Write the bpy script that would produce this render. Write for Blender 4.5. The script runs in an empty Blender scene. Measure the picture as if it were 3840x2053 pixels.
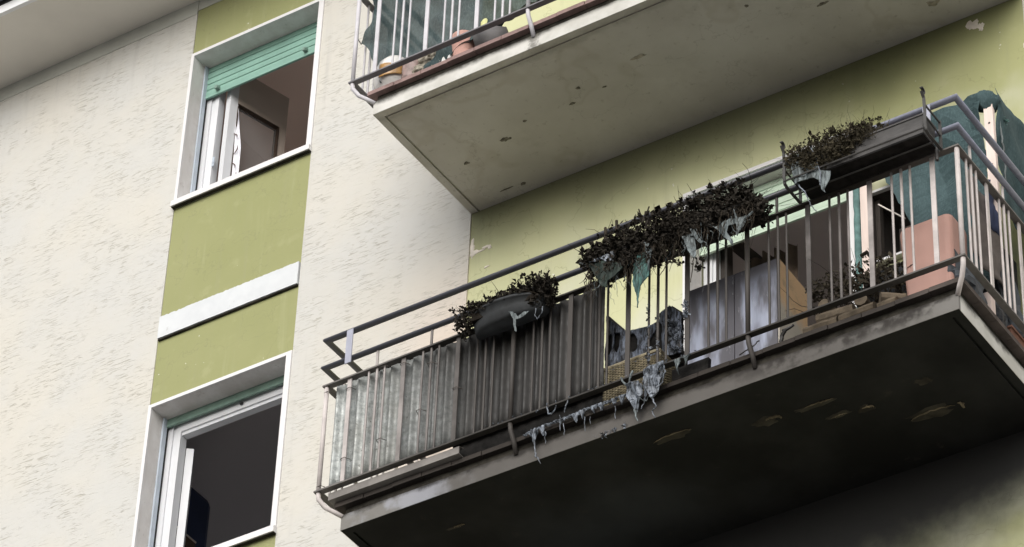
import bpy, bmesh, math, random
from mathutils import Vector, Matrix, noise as mnoise
from math import sin, cos, pi, radians

S = bpy.context.scene
COL = S.collection
GROUND = -12.85           # street level; z = 0 is the underside of the lower balcony slab
FL = 3.0                  # storey height

# ------------------------------------------------------------------ camera, sky, sun, exposure
cam = bpy.data.cameras.new("camera"); camo = bpy.data.objects.new("camera", cam); COL.objects.link(camo)
cr = Vector((0.83755029, 0.54530603, 0.03392412)); cu = Vector((0.32440072, -0.54629657, 0.77222033)); cf = Vector((-0.43962903, 0.63576835, 0.63444852))
camo.matrix_world = Matrix(((cr.x, cu.x, -cf.x, 9.77151684), (cr.y, cu.y, -cf.y, -13.66415297), (cr.z, cu.z, -cf.z, -11.24514857), (0, 0, 0, 1)))
cam.sensor_width = 36; cam.lens = 3.5384898 * 36; cam.clip_end = 3000; cam.clip_start = 0.1
S.camera = camo

sun_from = Vector((0.22, -1.0, 0.66)).normalized()
sl = bpy.data.lights.new("sun", 'SUN'); sl.energy = 1.22; sl.angle = radians(62); sl.color = (1.0, 0.982, 0.95)
so = bpy.data.objects.new("sun", sl); COL.objects.link(so)
so.rotation_euler = (-sun_from).to_track_quat('-Z', 'Y').to_euler(); so.location = (3, -20, 25)
w = bpy.data.worlds.new("World"); S.world = w; w.use_nodes = True
wn = w.node_tree; wn.nodes.clear()
sky = wn.nodes.new("ShaderNodeTexSky"); sky.sky_type = 'NISHITA'; sky.sun_disc = False
sky.sun_elevation = math.asin(sun_from.z); sky.sun_rotation = math.atan2(sun_from.x, sun_from.y)
sky.dust_density = 3.0; sky.ozone_density = 1.0
hsv = wn.nodes.new("ShaderNodeHueSaturation"); hsv.inputs['Saturation'].default_value = 0.35
bg = wn.nodes.new("ShaderNodeBackground"); bg.inputs['Strength'].default_value = 0.10
wo = wn.nodes.new("ShaderNodeOutputWorld")
wn.links.new(sky.outputs[0], hsv.inputs['Color']); wn.links.new(hsv.outputs[0], bg.inputs['Color']); wn.links.new(bg.outputs[0], wo.inputs['Surface'])
S.view_settings.view_transform = 'Standard'; S.view_settings.look = 'None'
S.view_settings.gamma = 1.0; S.view_settings.use_curve_mapping = False
S.view_settings.exposure = 0.72

rng = random.Random(7)

# ------------------------------------------------------------------ materials
class NB:
    """small node-tree builder"""
    def __init__(s, name):
        s.m = bpy.data.materials.new(name); s.m.use_nodes = True; s.t = s.m.node_tree; s.t.nodes.clear()
        s.out = s.n("ShaderNodeOutputMaterial"); s.b = s.n("ShaderNodeBsdfPrincipled")
        s.t.links.new(s.b.outputs[0], s.out.inputs[0])
        s.geo = s.n("ShaderNodeNewGeometry"); s.pos = s.geo.outputs['Position']
    def n(s, t, **k):
        o = s.t.nodes.new(t)
        for a, v in k.items(): setattr(o, a, v)
        return o
    def set(s, sock, v):
        if hasattr(v, 'is_output'): s.t.links.new(v, sock)
        elif isinstance(v, (tuple, list)) and sock.type == 'RGBA' and len(v) == 3: sock.default_value = (*v, 1)
        else: sock.default_value = v
    def math(s, op, a, b=0.0, c=None, clamp=False):
        o = s.n("ShaderNodeMath", operation=op, use_clamp=clamp); s.set(o.inputs[0], a); s.set(o.inputs[1], b)
        if c is not None: s.set(o.inputs[2], c)
        return o.outputs[0]
    def mix(s, f, a, b, mode='MIX'):
        o = s.n("ShaderNodeMix", data_type='RGBA', blend_type=mode); s.set(o.inputs[0], f); s.set(o.inputs[6], a); s.set(o.inputs[7], b)
        return o.outputs[2]
    def scale(s, v, vec):
        o = s.n("ShaderNodeVectorMath", operation='MULTIPLY'); s.set(o.inputs[0], v); o.inputs[1].default_value = vec
        return o.outputs[0]
    def noise(s, sc, detail=3, rough=.5, vec=None, stretch=None, dist=0.0):
        o = s.n("ShaderNodeTexNoise"); v = vec or s.pos
        if stretch: v = s.scale(v, stretch)
        s.set(o.inputs['Vector'], v); o.inputs['Scale'].default_value = sc; o.inputs['Detail'].default_value = detail
        o.inputs['Roughness'].default_value = rough; o.inputs['Distortion'].default_value = dist
        return o.outputs['Fac']
    def ramp(s, v, a, b, lo=0.0, hi=1.0):
        o = s.n("ShaderNodeMapRange", interpolation_type='SMOOTHSTEP'); s.set(o.inputs[0], v)
        o.inputs[1].default_value = a; o.inputs[2].default_value = b; o.inputs[3].default_value = lo; o.inputs[4].default_value = hi
        return o.outputs[0]
    def xyz(s):
        o = s.n("ShaderNodeSeparateXYZ"); s.set(o.inputs[0], s.pos); return o.outputs
    def bump(s, h, strength=.3, dist=.01):
        o = s.n("ShaderNodeBump"); o.inputs['Strength'].default_value = strength; o.inputs['Distance'].default_value = dist
        s.set(o.inputs['Height'], h); s.t.links.new(o.outputs[0], s.b.inputs['Normal'])
    def done(s, col, rough=.7, metal=0.0, spec=.3):
        s.set(s.b.inputs['Base Color'], col); s.set(s.b.inputs['Roughness'], rough); s.set(s.b.inputs['Metallic'], metal)
        s.b.inputs['Specular IOR Level'].default_value = spec
        return s.m

def soot_f(nb, x0=.15, x1=.95, x2=3.0, x3=3.75, amt=1.0):
    """soot left by the fire on the lower balcony: strongest round the middle, ragged edges, none on the floor above"""
    p = nb.xyz()
    nz = nb.noise(2.3, 4, .6)
    wob = nb.math('MULTIPLY_ADD', nz, .9, -.45)
    xx = nb.math('ADD', p[0], wob)
    a = nb.ramp(xx, x0, x1); b = nb.ramp(xx, x2, x3, 1, 0)
    f = nb.math('MULTIPLY', a, b)
    f = nb.math('MULTIPLY', f, nb.ramp(p[2], 2.2, 2.7, 1, 0))
    return nb.math('MULTIPLY', f, amt)

SOOT = (.020, .017, .014)

def simple(name, col, rough=.7, var=.25, vs=9.0, spec=.3, metal=0.0, bump=0.0, bs=60.0, soot=0.0, sootcol=SOOT, stretch=None, **sk):
    nb = NB(name)
    n1 = nb.noise(vs, 4, .6, stretch=stretch)
    dark = tuple(c * (1 - var) for c in col); lite = tuple(min(1, c * (1 + var * .6)) for c in col)
    c = nb.mix(nb.ramp(n1, .3, .7), dark, lite)
    if soot: c = nb.mix(soot_f(nb, amt=soot, **sk), c, sootcol)
    if bump: nb.bump(nb.noise(bs, 3, .6), bump, .004)
    return nb.done(c, rough, metal, spec)

def m_roughcast():
    nb = NB("cream_roughcast")
    # short horizontal trowel gouges, in ragged clusters
    s1 = nb.noise(1.0, 1.5, .5, stretch=(8.5, 8.5, 98), dist=.12)
    s2 = nb.noise(1.0, 1.0, .5, stretch=(15, 15, 150), dist=.15)
    patch = nb.ramp(nb.noise(3.2, 3, .6), .42, .60)
    g1 = nb.math('MULTIPLY', nb.ramp(s1, .598, .643), nb.math('MULTIPLY_ADD', patch, .9, .1))
    g2 = nb.math('MULTIPLY', nb.ramp(s2, .625, .67), patch)
    g = nb.math('MAXIMUM', g1, g2)
    p = nb.xyz()
    g = nb.math('MULTIPLY', g, nb.ramp(p[2], 5.82, 5.86, 1, 0))
    big = nb.noise(.9, 4, .6)
    c = nb.mix(nb.ramp(big, .35, .65), (.545, .54, .513), (.575, .553, .497))
    c = nb.mix(nb.ramp(nb.noise(28, 3, .6), .35, .7), c, nb.mix(.10, c, (.55, .52, .46)))
    # pinkish, heat-yellowed plaster beside the burnt balcony
    heat = nb.math('MULTIPLY', nb.math('MULTIPLY', nb.ramp(p[0], -.75, -.05), nb.ramp(p[2], 2.9, 1.9)), nb.ramp(p[0], 1, .5))
    c = nb.mix(nb.math('MULTIPLY', heat, .6), c, (.72, .575, .46))
    c = nb.mix(nb.math('MULTIPLY', g, .68), c, (.36, .34, .29))
    # dust washed down beside the window frames
    c = nb.mix(nb.math('MULTIPLY', nb.ramp(nb.noise(1.0, 3, .6, stretch=(9, 9, .8)), .5, .8), .22), c, (.56, .56, .53))
    h = nb.math('SUBTRACT', nb.math('MULTIPLY', nb.noise(45, 3, .6), .12), g)
    h = nb.math('ADD', h, nb.math('MULTIPLY', nb.noise(7, 4, .6), .9))
    sp = nb.ramp(nb.noise(60, 2, .5), .70, .76)
    c = nb.mix(nb.math('MULTIPLY', sp, .45), c, (.30, .28, .24))
    # grey rain streaks under the sills and the frieze
    rs = nb.math('MULTIPLY', nb.ramp(nb.noise(1.0, 3, .6, stretch=(16, 16, 1.1)), .50, .72), nb.math('MAXIMUM', nb.ramp(p[2], 5.1, 5.85), nb.ramp(nb.math('ABSOLUTE', nb.math('SUBTRACT', p[0], -1.24)), .02, .10, 1, 0)))
    c = nb.mix(nb.math('MULTIPLY', rs, .5), c, (.45, .44, .41))
    nb.bump(h, .42, .012)
    return nb.done(c, .93, 0, .15)

def m_green(name, ca, cb, pale=False):
    nb = NB(name)
    p = nb.xyz()
    c = nb.mix(nb.ramp(nb.noise(1.4, 4, .55), .35, .65), ca, cb)
    if pale:
        c = nb.mix(nb.ramp(nb.math('ADD', p[0], nb.math('MULTIPLY_ADD', nb.noise(.8, 3), .8, -.4)), 1.9, 2.9, 1, 0), c, nb.mix(nb.noise(2.2, 3), (.54, .55, .32), (.58, .575, .36)))  # paler green towards the left end, ragged boundary
    c = nb.mix(nb.math('MULTIPLY', nb.ramp(nb.noise(6, 4, .6), .55, .75), .18), c, (.50, .48, .30))
    # greyish bloom on the balcony wall
    bl = nb.math('MULTIPLY', nb.ramp(nb.noise(1.7, 3, .5), .42, .66), nb.math('MULTIPLY', nb.ramp(p[0], .1, .5), nb.ramp(p[2], 2.8, 2.2)))
    c = nb.mix(nb.math('MULTIPLY', bl, .6), c, (.60, .60, .49))
    # faint rain streaks, hairline cracks and chips
    stv = nb.noise(1.0, 4, .65, stretch=(14, 14, .9))
    c = nb.mix(nb.math('MULTIPLY', nb.ramp(stv, .52, .75), .22), c, (.30, .295, .19))
    c = nb.mix(nb.math('MULTIPLY', nb.ramp(nb.noise(1.0, 4, .65, stretch=(9, 9, .7)), .55, .75), .18), c, (.52, .52, .36))
    ck = nb.math('ABSOLUTE', nb.math('SUBTRACT', nb.noise(1.3, 5, .6), .5))
    c = nb.mix(nb.math('MULTIPLY', nb.ramp(ck, .0, .004, 1, 0), .35), c, (.22, .22, .12))
    c = nb.mix(nb.math('MULTIPLY', nb.ramp(nb.noise(24, 2, .5), .765, .775), .9), c, (.70, .70, .60))
    # soot on the wall below the burnt slab, ragged, thinning out downwards and to the right
    wob = nb.math('ADD', nb.math('MULTIPLY_ADD', nb.noise(1.6, 4, .6), .5, -.25), nb.math('MULTIPLY_ADD', nb.noise(9, 5, .7), .16, -.08))
    zz = nb.math('ADD', nb.math('ADD', p[2], wob), nb.math('MULTIPLY', p[0], -.30))
    f = nb.math('MULTIPLY', nb.ramp(zz, -1.95, -1.12), nb.ramp(p[2], .02, .12, 1, 0))
    f = nb.math('MULTIPLY', f, nb.ramp(p[0], -.05, .05))
    c = nb.mix(f, c, (.027, .027, .026))
    # smoke stain with the slab's shade painted in, under the upper slab, ragged lower edge, thin at both ends
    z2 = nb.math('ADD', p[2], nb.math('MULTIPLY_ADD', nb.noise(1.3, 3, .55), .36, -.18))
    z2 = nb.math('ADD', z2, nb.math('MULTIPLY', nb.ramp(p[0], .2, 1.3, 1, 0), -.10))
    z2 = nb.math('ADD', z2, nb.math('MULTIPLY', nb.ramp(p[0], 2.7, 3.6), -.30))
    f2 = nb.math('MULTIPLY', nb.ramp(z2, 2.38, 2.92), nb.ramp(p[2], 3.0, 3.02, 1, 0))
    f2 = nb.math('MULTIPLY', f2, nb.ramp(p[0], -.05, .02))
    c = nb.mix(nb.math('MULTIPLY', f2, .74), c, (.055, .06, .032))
    nb.bump(nb.math('ADD', nb.noise(38, 4, .6), nb.math('MULTIPLY', nb.noise(5, 3, .6), 3.0)), .16, .004)
    return nb.done(c, .85, 0, .2)

def m_soffit(name, dark):
    nb = NB(name)
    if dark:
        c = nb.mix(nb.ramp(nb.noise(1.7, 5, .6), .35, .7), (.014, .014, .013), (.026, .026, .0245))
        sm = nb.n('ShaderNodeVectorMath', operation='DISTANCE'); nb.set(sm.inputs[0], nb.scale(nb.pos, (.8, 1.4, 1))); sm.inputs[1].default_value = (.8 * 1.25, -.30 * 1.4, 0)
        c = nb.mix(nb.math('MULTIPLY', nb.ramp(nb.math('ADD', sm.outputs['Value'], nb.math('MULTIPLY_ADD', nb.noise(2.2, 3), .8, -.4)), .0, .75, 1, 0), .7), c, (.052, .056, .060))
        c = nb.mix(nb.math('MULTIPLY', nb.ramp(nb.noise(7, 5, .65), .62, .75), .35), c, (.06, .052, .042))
    else:
        c = nb.mix(nb.ramp(nb.noise(1.2, 5, .6), .3, .7), (.455, .435, .395), (.565, .545, .505))
        c = nb.mix(nb.math('MULTIPLY', nb.ramp(nb.noise(3.1, 6, .7), .52, .75), .35), c, (.30, .275, .225))
        c = nb.mix(nb.math('MULTIPLY', nb.ramp(nb.noise(21, 4, .6), .60, .72), .5), c, (.32, .29, .25))
    if not dark:
        ck = nb.math('ABSOLUTE', nb.math('SUBTRACT', nb.noise(.9, 6, .62), .5))
        c = nb.mix(nb.math('MULTIPLY', nb.ramp(ck, .0, .0035, 1, 0), .25), c, (.20, .18, .15))
        wm = nb.math('ABSOLUTE', nb.math('SUBTRACT', nb.noise(1.6, 3, .5), .56))
        c = nb.mix(nb.math('MULTIPLY', nb.ramp(wm, .0, .03, 1, 0), .22), c, (.33, .285, .21))
        p = nb.xyz(); fe = nb.math('ADD', p[1], nb.math('MULTIPLY_ADD', nb.noise(4, 5, .65), .16, -.08))
        c = nb.mix(nb.math('MULTIPLY', nb.ramp(nb.math('ABSOLUTE', nb.math('ADD', fe, .985)), .0, .05, 1, 0), .4), c, (.22, .20, .17))
    nb.bump(nb.noise(24, 4, .6), .15, .006)
    return nb.done(c, .92, 0, .1)

def m_fascia(name, lower):
    nb = NB(name); p = nb.xyz()
    c = nb.mix(nb.ramp(nb.noise(5, 5, .6), .3, .7), (.48, .47, .43), (.61, .60, .565))
    if lower:
        front = nb.ramp(p[1], -1.035, -1.02, 1, 0)
        wob = nb.math('MULTIPLY_ADD', nb.noise(2.2, 5, .65), .8, -.4)
        xx = nb.math('ADD', p[0], wob)
        f = nb.math('MULTIPLY', nb.ramp(xx, .1, .75, .74, .93), nb.ramp(xx, 2.9, 4.0, 1, .84))
        cl = nb.math('MULTIPLY', nb.math('MULTIPLY', nb.ramp(xx, -.1, .2), nb.ramp(xx, .55, .9, 1, 0)), nb.ramp(nb.noise(6, 4, .55), .42, .62))
        cs = nb.mix(f, c, (.070, .064, .059))
        cs = nb.mix(nb.math('MULTIPLY', cl, .55), cs, (.36, .375, .42))
        c = nb.mix(front, c, cs)
        zf = nb.math('ADD', p[2], nb.math('MULTIPLY_ADD', nb.noise(7, 5, .65), .12, -.06))
        c = nb.mix(nb.math('MULTIPLY', nb.ramp(zf, .06, .105), .85), c, (.02, .018, .016))
        blot = nb.math('MULTIPLY', nb.ramp(nb.noise(4.5, 4, .6), .46, .58), nb.math('MULTIPLY', nb.ramp(p[0], 2.2, 2.8), nb.ramp(zf, -.01, .06)))
        c = nb.mix(nb.math('MULTIPLY', blot, nb.math('MULTIPLY', front, .85)), c, (.025, .022, .02))
    else:
        zf = nb.math('ADD', p[2], nb.math('MULTIPLY_ADD', nb.noise(5, 6, .7), .09, -.045))
        c = nb.mix(nb.math('MULTIPLY', nb.ramp(zf, 3.06, 3.105), .93), c, (.025, .023, .018))
        for xb in (1.112, 2.56):
            d = nb.math('ABSOLUTE', nb.math('SUBTRACT', p[0], xb + .01))
            d = nb.math('ADD', d, nb.math('MULTIPLY_ADD', nb.noise(17, 4, .7), .16, -.08))
            c = nb.mix(nb.math('MULTIPLY', nb.ramp(d, .012, .05, 1, 0), .7), c, (.10, .095, .08))
    nb.bump(nb.noise(30, 4, .6), .2, .005)
    return nb.done(c, .9, 0, .15)

def m_galv():
    nb = NB("galvanised_sheet"); p = nb.xyz()
    c = nb.mix(nb.ramp(nb.noise(34, 4, .7), .35, .65), (.25, .268, .26), (.43, .45, .44))
    c = nb.mix(nb.math('MULTIPLY', nb.ramp(nb.noise(2.6, 4, .6), .42, .62), .45), c, (.24, .235, .21))
    c = nb.mix(nb.math('MULTIPLY', nb.ramp(nb.noise(46, 2, .5), .68, .74), .8), c, (.07, .065, .055))
    wob = nb.math('MULTIPLY_ADD', nb.noise(2.0, 4, .6), .4, -.2)
    xx = nb.math('ADD', nb.math('ADD', p[0], wob), nb.math('MULTIPLY', nb.math('SUBTRACT', p[2], .6), .25))
    c = nb.mix(nb.ramp(xx, -.05, .95, 0.0, .97), c, (.021, .019, .0175))
    nb.bump(nb.noise(70, 3, .6), .15, .003)
    return nb.done(c, nb.ramp(nb.noise(20, 3), .3, .7, .45, .7), nb.ramp(xx, .05, .7, .35, 0.0), .35)

def m_marble(name="pale_marble", soot=0.0):
    nb = NB(name)
    c = nb.mix(nb.ramp(nb.noise(7, 5, .65, stretch=(1, 1, .45)), .35, .7), (.64, .615, .59), (.75, .735, .72))
    c = nb.mix(nb.math('MULTIPLY', nb.ramp(nb.noise(19, 5, .7, stretch=(1, 1, .4)), .58, .72), .5), c, (.38, .35, .31))
    p = nb.xyz()
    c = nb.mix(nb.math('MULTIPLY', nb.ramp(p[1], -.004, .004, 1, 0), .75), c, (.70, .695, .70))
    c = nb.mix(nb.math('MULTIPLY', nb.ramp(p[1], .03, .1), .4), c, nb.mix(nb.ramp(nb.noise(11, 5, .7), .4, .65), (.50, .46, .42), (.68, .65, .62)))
    nb.bump(nb.noise(60, 3, .6), .12, .003)
    return nb.done(c, .6, 0, .3)

def m_band():
    nb = NB("white_stone")
    c = nb.mix(nb.ramp(nb.noise(6, 4, .6), .3, .7), (.57, .59, .605), (.63, .65, .66))
    c = nb.mix(nb.math('MULTIPLY', nb.ramp(nb.noise(16, 4, .6), .66, .72), .6), c, (.45, .45, .44))
    nb.bump(nb.noise(40, 3, .6), .15, .003)
    return nb.done(c, .7, 0, .25)

def m_melt(name, lite, dark, rough=.35):
    nb = NB(name)
    s = nb.noise(1.0, 5, .65, stretch=(55, 40, 11), dist=.8)
    c = nb.mix(nb.ramp(s, .38, .66), dark, lite)
    nb.bump(s, .35, .006)
    return nb.done(c, rough, 0, .18)

M = {}
M['cast'] = m_roughcast(); M['green'] = m_green('olive_green_paint', (.285, .294, .137), (.305, .31, .15)); M['green_pale'] = m_green('pale_green_paint', (.37, .38, .185), (.395, .40, .20), True)
M['frieze'] = simple("grey_frieze_paint", (.46, .47, .43), .9, .12, 3)
M['eave'] = simple("eave_soffit_paint", (.74, .71, .65), .9, .06, 1.5)
M['white'] = simple("white_fascia_paint", (.78, .79, .80), .7, .06, 3)
M['gutter'] = simple("dark_gutter_metal", (.04, .04, .043), .5, .3, 5)
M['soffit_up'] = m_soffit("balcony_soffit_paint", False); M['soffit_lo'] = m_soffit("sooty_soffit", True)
M['fascia_up'] = m_fascia("fascia_concrete", False); M['fascia_lo'] = m_fascia("sooty_fascia_concrete", True)
M['grime_shade'] = simple("black_grime_mortar_shade", (.035, .032, .026), .95, .5, 12, .1, bump=.4)  # real grime on the mortar bed, painted shade in the strips
M['tile'] = simple("terracotta_tile_edge", (.27, .185, .17), .8, .25, 11, bump=.2)
M['tile_lo'] = simple("sooty_tile_edge", (.16, .13, .115), .85, .3, 8, bump=.3, soot=.9, x0=-.6, x1=.3, x2=3.3, x3=4.4)
M['steel'] = simple("lilac_grey_railing_paint", (.56, .545, .57), .55, .10, 14, .35)
M['steel_lo'] = simple("railing_paint_sooted", (.52, .475, .455), .6, .14, 14, .3, soot=.95, sootcol=(.030, .026, .022), x0=-.15, x1=.85, x2=2.9, x3=3.75)
M['bar'] = simple("dark_flat_bar_paint", (.17, .165, .175), .55, .15, 12, .35)
M['bar_lo'] = simple("dark_flat_bar_sooted", (.14, .13, .12), .6, .2, 12, .3, soot=.9, sootcol=(.018, .015, .012), x0=.1, x1=.9, x2=3.1, x3=3.9)
M['tube'] = simple("slate_blue_handrail_paint", (.20, .21, .265), .42, .12, 30, .5, soot=.9, sootcol=(.050, .050, .058), x0=-1.6, x1=-.8, x2=2.9, x3=3.5)
M['galv'] = m_galv(); M['wire'] = simple("rusty_wire", (.10, .085, .075), .6, .3)
M['marble'] = m_marble(); M['band'] = m_band()
M['pvc'] = simple("white_window_paint", (.68, .69, .71), .45, .07, 5, .4, stretch=(1, 1, .3))
M['guide'] = simple("pale_blue_guide", (.47, .53, .60), .4, .1, 6, .4)
M['gap'] = simple("black_rubber_gap", (.02, .02, .02), .8, .1)
M['mint'] = simple("mint_green_shutter", (.235, .405, .335), .6, .08, 6, .25)
M['mint_dark'] = simple("weathered_green_shutter", (.20, .30, .25), .6, .2, 6, .3)
M['mint_pale'] = simple("pale_mint_shutter", (.57, .70, .56), .55, .10, 5, .3)
M['room1'] = simple("brown_room_plaster", (.90, .73, .64), .9, .03, .7)
M['room2'] = simple("grey_room_plaster", (.50, .47, .47), .9, .05, .7)
M['room3'] = simple("smoke_dark_room_plaster", (.58, .51, .47), .9, .15, .9)
M['gasket'] = simple("dark_brown_gasket", (.05, .032, .022), .6, .1)
M['sash_dim'] = simple("sash_paint_dimmed", (.50, .42, .36), .5, .05, 3)  # white sash paint with the room's dimness put into the colour
M['lace'] = simple("white_curtain", (.72, .72, .76), .9, .05, 5)
M['leafprint'] = simple("brown_leaf_print", (.12, .07, .06), .9, .1)
M['navy'] = simple("navy_blue_wardrobe", (.030, .045, .10), .5, .1)
M['brownwood'] = simple("dull_brown_wood", (.11, .075, .05), .7, .2)
M['char'] = simple("charred_black_plastic", (.016, .015, .014), .75, .5, 18, .12, bump=.5, bs=40)
M['trough'] = simple("grey_blue_trough_plastic", (.060, .070, .078), .55, .4, 9, .2, soot=.55, x0=.5, x1=1.0, bump=.25, bs=25)
M['troughdark'] = simple("dusty_dark_planter_plastic", (.075, .072, .070), .65, .3, 7, .25, bump=.2, bs=30, stretch=(1, 1, 3))
M['deadleaf'] = simple("dead_black_foliage", (.031, .027, .022), .9, .65, 28, .1)
M['dryleaf'] = simple("dry_olive_foliage", (.062, .053, .035), .9, .65, 22, .1)
M['dryleaf2'] = simple("dry_brown_foliage", (.072, .062, .045), .9, .5, 25, .1)
M['stem'] = simple("dead_stem", (.045, .037, .028), .9, .4, 20, .1)
M['soil'] = simple("burnt_soil", (.018, .015, .012), .95, .4, 30, .05, bump=.6)
M['hook'] = simple("dark_wrought_bar", (.055, .053, .05), .55, .25, 15, .35)
M['ash'] = m_melt("ash_white_melted_plastic", (.26, .29, .335), (.030, .034, .039), .4)
M['ash_pale'] = m_melt("pale_grey_melted_plastic", (.19, .22, .225), (.035, .042, .042), .5)
M['teal'] = m_melt("teal_melted_plastic", (.075, .165, .15), (.02, .045, .042), .5)
M['lowgreen'] = m_melt("dark_green_melted_plastic", (.028, .042, .034), (.012, .017, .014), .6)
M['crate'] = m_melt("scorched_slate_plastic", (.20, .23, .29), (.028, .028, .030), .5)
M['wicker'] = simple("straw_wicker", (.47, .41, .28), .85, .5, 30, .2, soot=.35, x0=-2, x1=-1)
M['wickerdark'] = simple("dark_wicker_core", (.03, .025, .018), .9, .3)
M['stone'] = simple("grey_scorched_cushion", (.10, .115, .115), .9, .3, 9, .1, bump=.3)
def m_cabinet():
    nb = NB("sooted_blue_grey_cabinet_paint"); p = nb.xyz()
    c = nb.mix(nb.ramp(nb.noise(3, 3, .5), .3, .7), (.28, .305, .39), (.38, .41, .51))
    st = nb.math('MAXIMUM', nb.ramp(nb.noise(1.0, 4, .6, stretch=(6, 3, 1.4)), .38, .57), nb.ramp(p[2], .66, .82))
    c = nb.mix(nb.math('MULTIPLY', st, .82), c, (.060, .050, .046))
    c = nb.mix(nb.math('MULTIPLY', nb.ramp(nb.noise(1.0, 5, .7, stretch=(38, 20, 9), dist=.6), .60, .68), .7), c, (.42, .44, .47))
    return nb.done(c, .6, 0, .3)
def m_cabside():
    nb = NB("scorched_tan_board"); p = nb.xyz()
    zz = nb.math('ADD', p[2], nb.math('MULTIPLY_ADD', nb.noise(6, 5, .65), .3, -.15))
    c = nb.mix(nb.ramp(zz, .48, .62), (.50, .46, .40), (.62, .42, .25))
    c = nb.mix(nb.math('MULTIPLY', nb.ramp(nb.noise(9, 5, .7), .5, .7), .5), c, (.25, .20, .15))
    return nb.done(c, .8, 0, .2)
M['cabinet'] = m_cabinet(); M['cabside'] = m_cabside()
M['pink'] = simple("dusty_pink_plastic", (.49, .29, .24), .6, .08, 4, .3, soot=.22, x0=2.0, x1=2.6, x2=3.55, x3=3.9)
M['pinkin'] = simple("salmon_clay", (.66, .33, .22), .7, .1, 6)
def m_net(name, a, b, alpha=1.0):
    nb = NB(name)
    c = nb.mix(nb.ramp(nb.noise(1.0, 4, .6, stretch=(9, 9, 3)), .35, .7), a, b)
    wv = nb.noise(1.0, 2, .5, stretch=(150, 150, 40))
    c = nb.mix(nb.math('MULTIPLY', nb.ramp(wv, .45, .7), .35), c, tuple(x * 1.7 for x in b))
    nb.bump(nb.noise(14, 4, .6), .4, .012)
    m = nb.done(c, .85, 0, .15)
    if alpha < 1: nb.b.inputs['Alpha'].default_value = alpha
    return m
M['cloth'] = m_net("teal_green_shade_cloth", (.036, .060, .063), (.055, .086, .090))
M['net'] = m_net("grey_green_shade_net", (.040, .062, .066), (.085, .115, .115), .93)
M['palewood'] = simple("pale_pink_board", (.72, .60, .54), .7, .10, 5, .2, stretch=(6, 6, .6))
M['cord'] = simple("teal_cloth_wrap", (.12, .21, .20), .8, .3, 16, .15, bump=.5)
M['log'] = simple("dusty_split_logs", (.20, .16, .115), .85, .45, 14, .1, bump=.3, soot=.45, x0=0, x1=.5, x2=3.2, x3=3.8)
M['tarp'] = simple("slate_crumpled_tarp", (.07, .08, .092), .6, .5, 7, .3, bump=.5, bs=18)
M['fawn'] = simple("taupe_hanging_cloth", (.15, .13, .12), .85, .3, 6, .15, bump=.3)
M['navycloth'] = simple("navy_cloth", (.045, .055, .10), .8, .3, 8, .15)
M['blackbag'] = simple("black_bag", (.018, .02, .024), .5, .4, 8, .3)
M['redpot'] = simple("brick_red_planter", (.23, .115, .08), .7, .25, 7, .2)
M['ceramic'] = simple("white_glazed_ceramic", (.72, .70, .67), .25, .05, 6, .5)
M['ochre'] = simple("ochre_glaze", (.40, .22, .07), .3, .25, 8, .5)
M['red'] = simple("red_glaze", (.50, .10, .07), .35, .1, 8, .5)
M['pinkpot'] = simple("pale_terracotta", (.62, .37, .31), .75, .2, 18, .2, bump=.4)
M['greypot'] = simple("dark_grey_clay", (.13, .125, .125), .7, .3, 8, .25)
M['rock'] = simple("beige_stone", (.36, .33, .27), .9, .4, 12, .1, bump=.5, bs=30)
M['rag'] = simple("white_crumpled_paper", (.72, .72, .70), .9, .1, 9)
M['yellow'] = simple("pale_yellow_plastic", (.72, .72, .34), .5, .06, 5)
M['flake'] = simple("bare_plaster_flake", (.20, .165, .11), .9, .5, 14, .1)
M['flakedark'] = simple("peeled_sooty_paint", (.050, .045, .036), .9, .4, 7, .1)
M['pit'] = simple("rust_stained_pit", (.17, .155, .125), .95, .6, 40, .1)
M['pale_plaster'] = simple("bare_white_plaster", (.74, .68, .60), .9, .15, 14, .1)
M['stick'] = simple("white_stick", (.72, .66, .60), .6, .1)
M['ground'] = simple("asphalt_and_paving", (.155, .15, .145), .9, .25, .4, .2)

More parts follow.
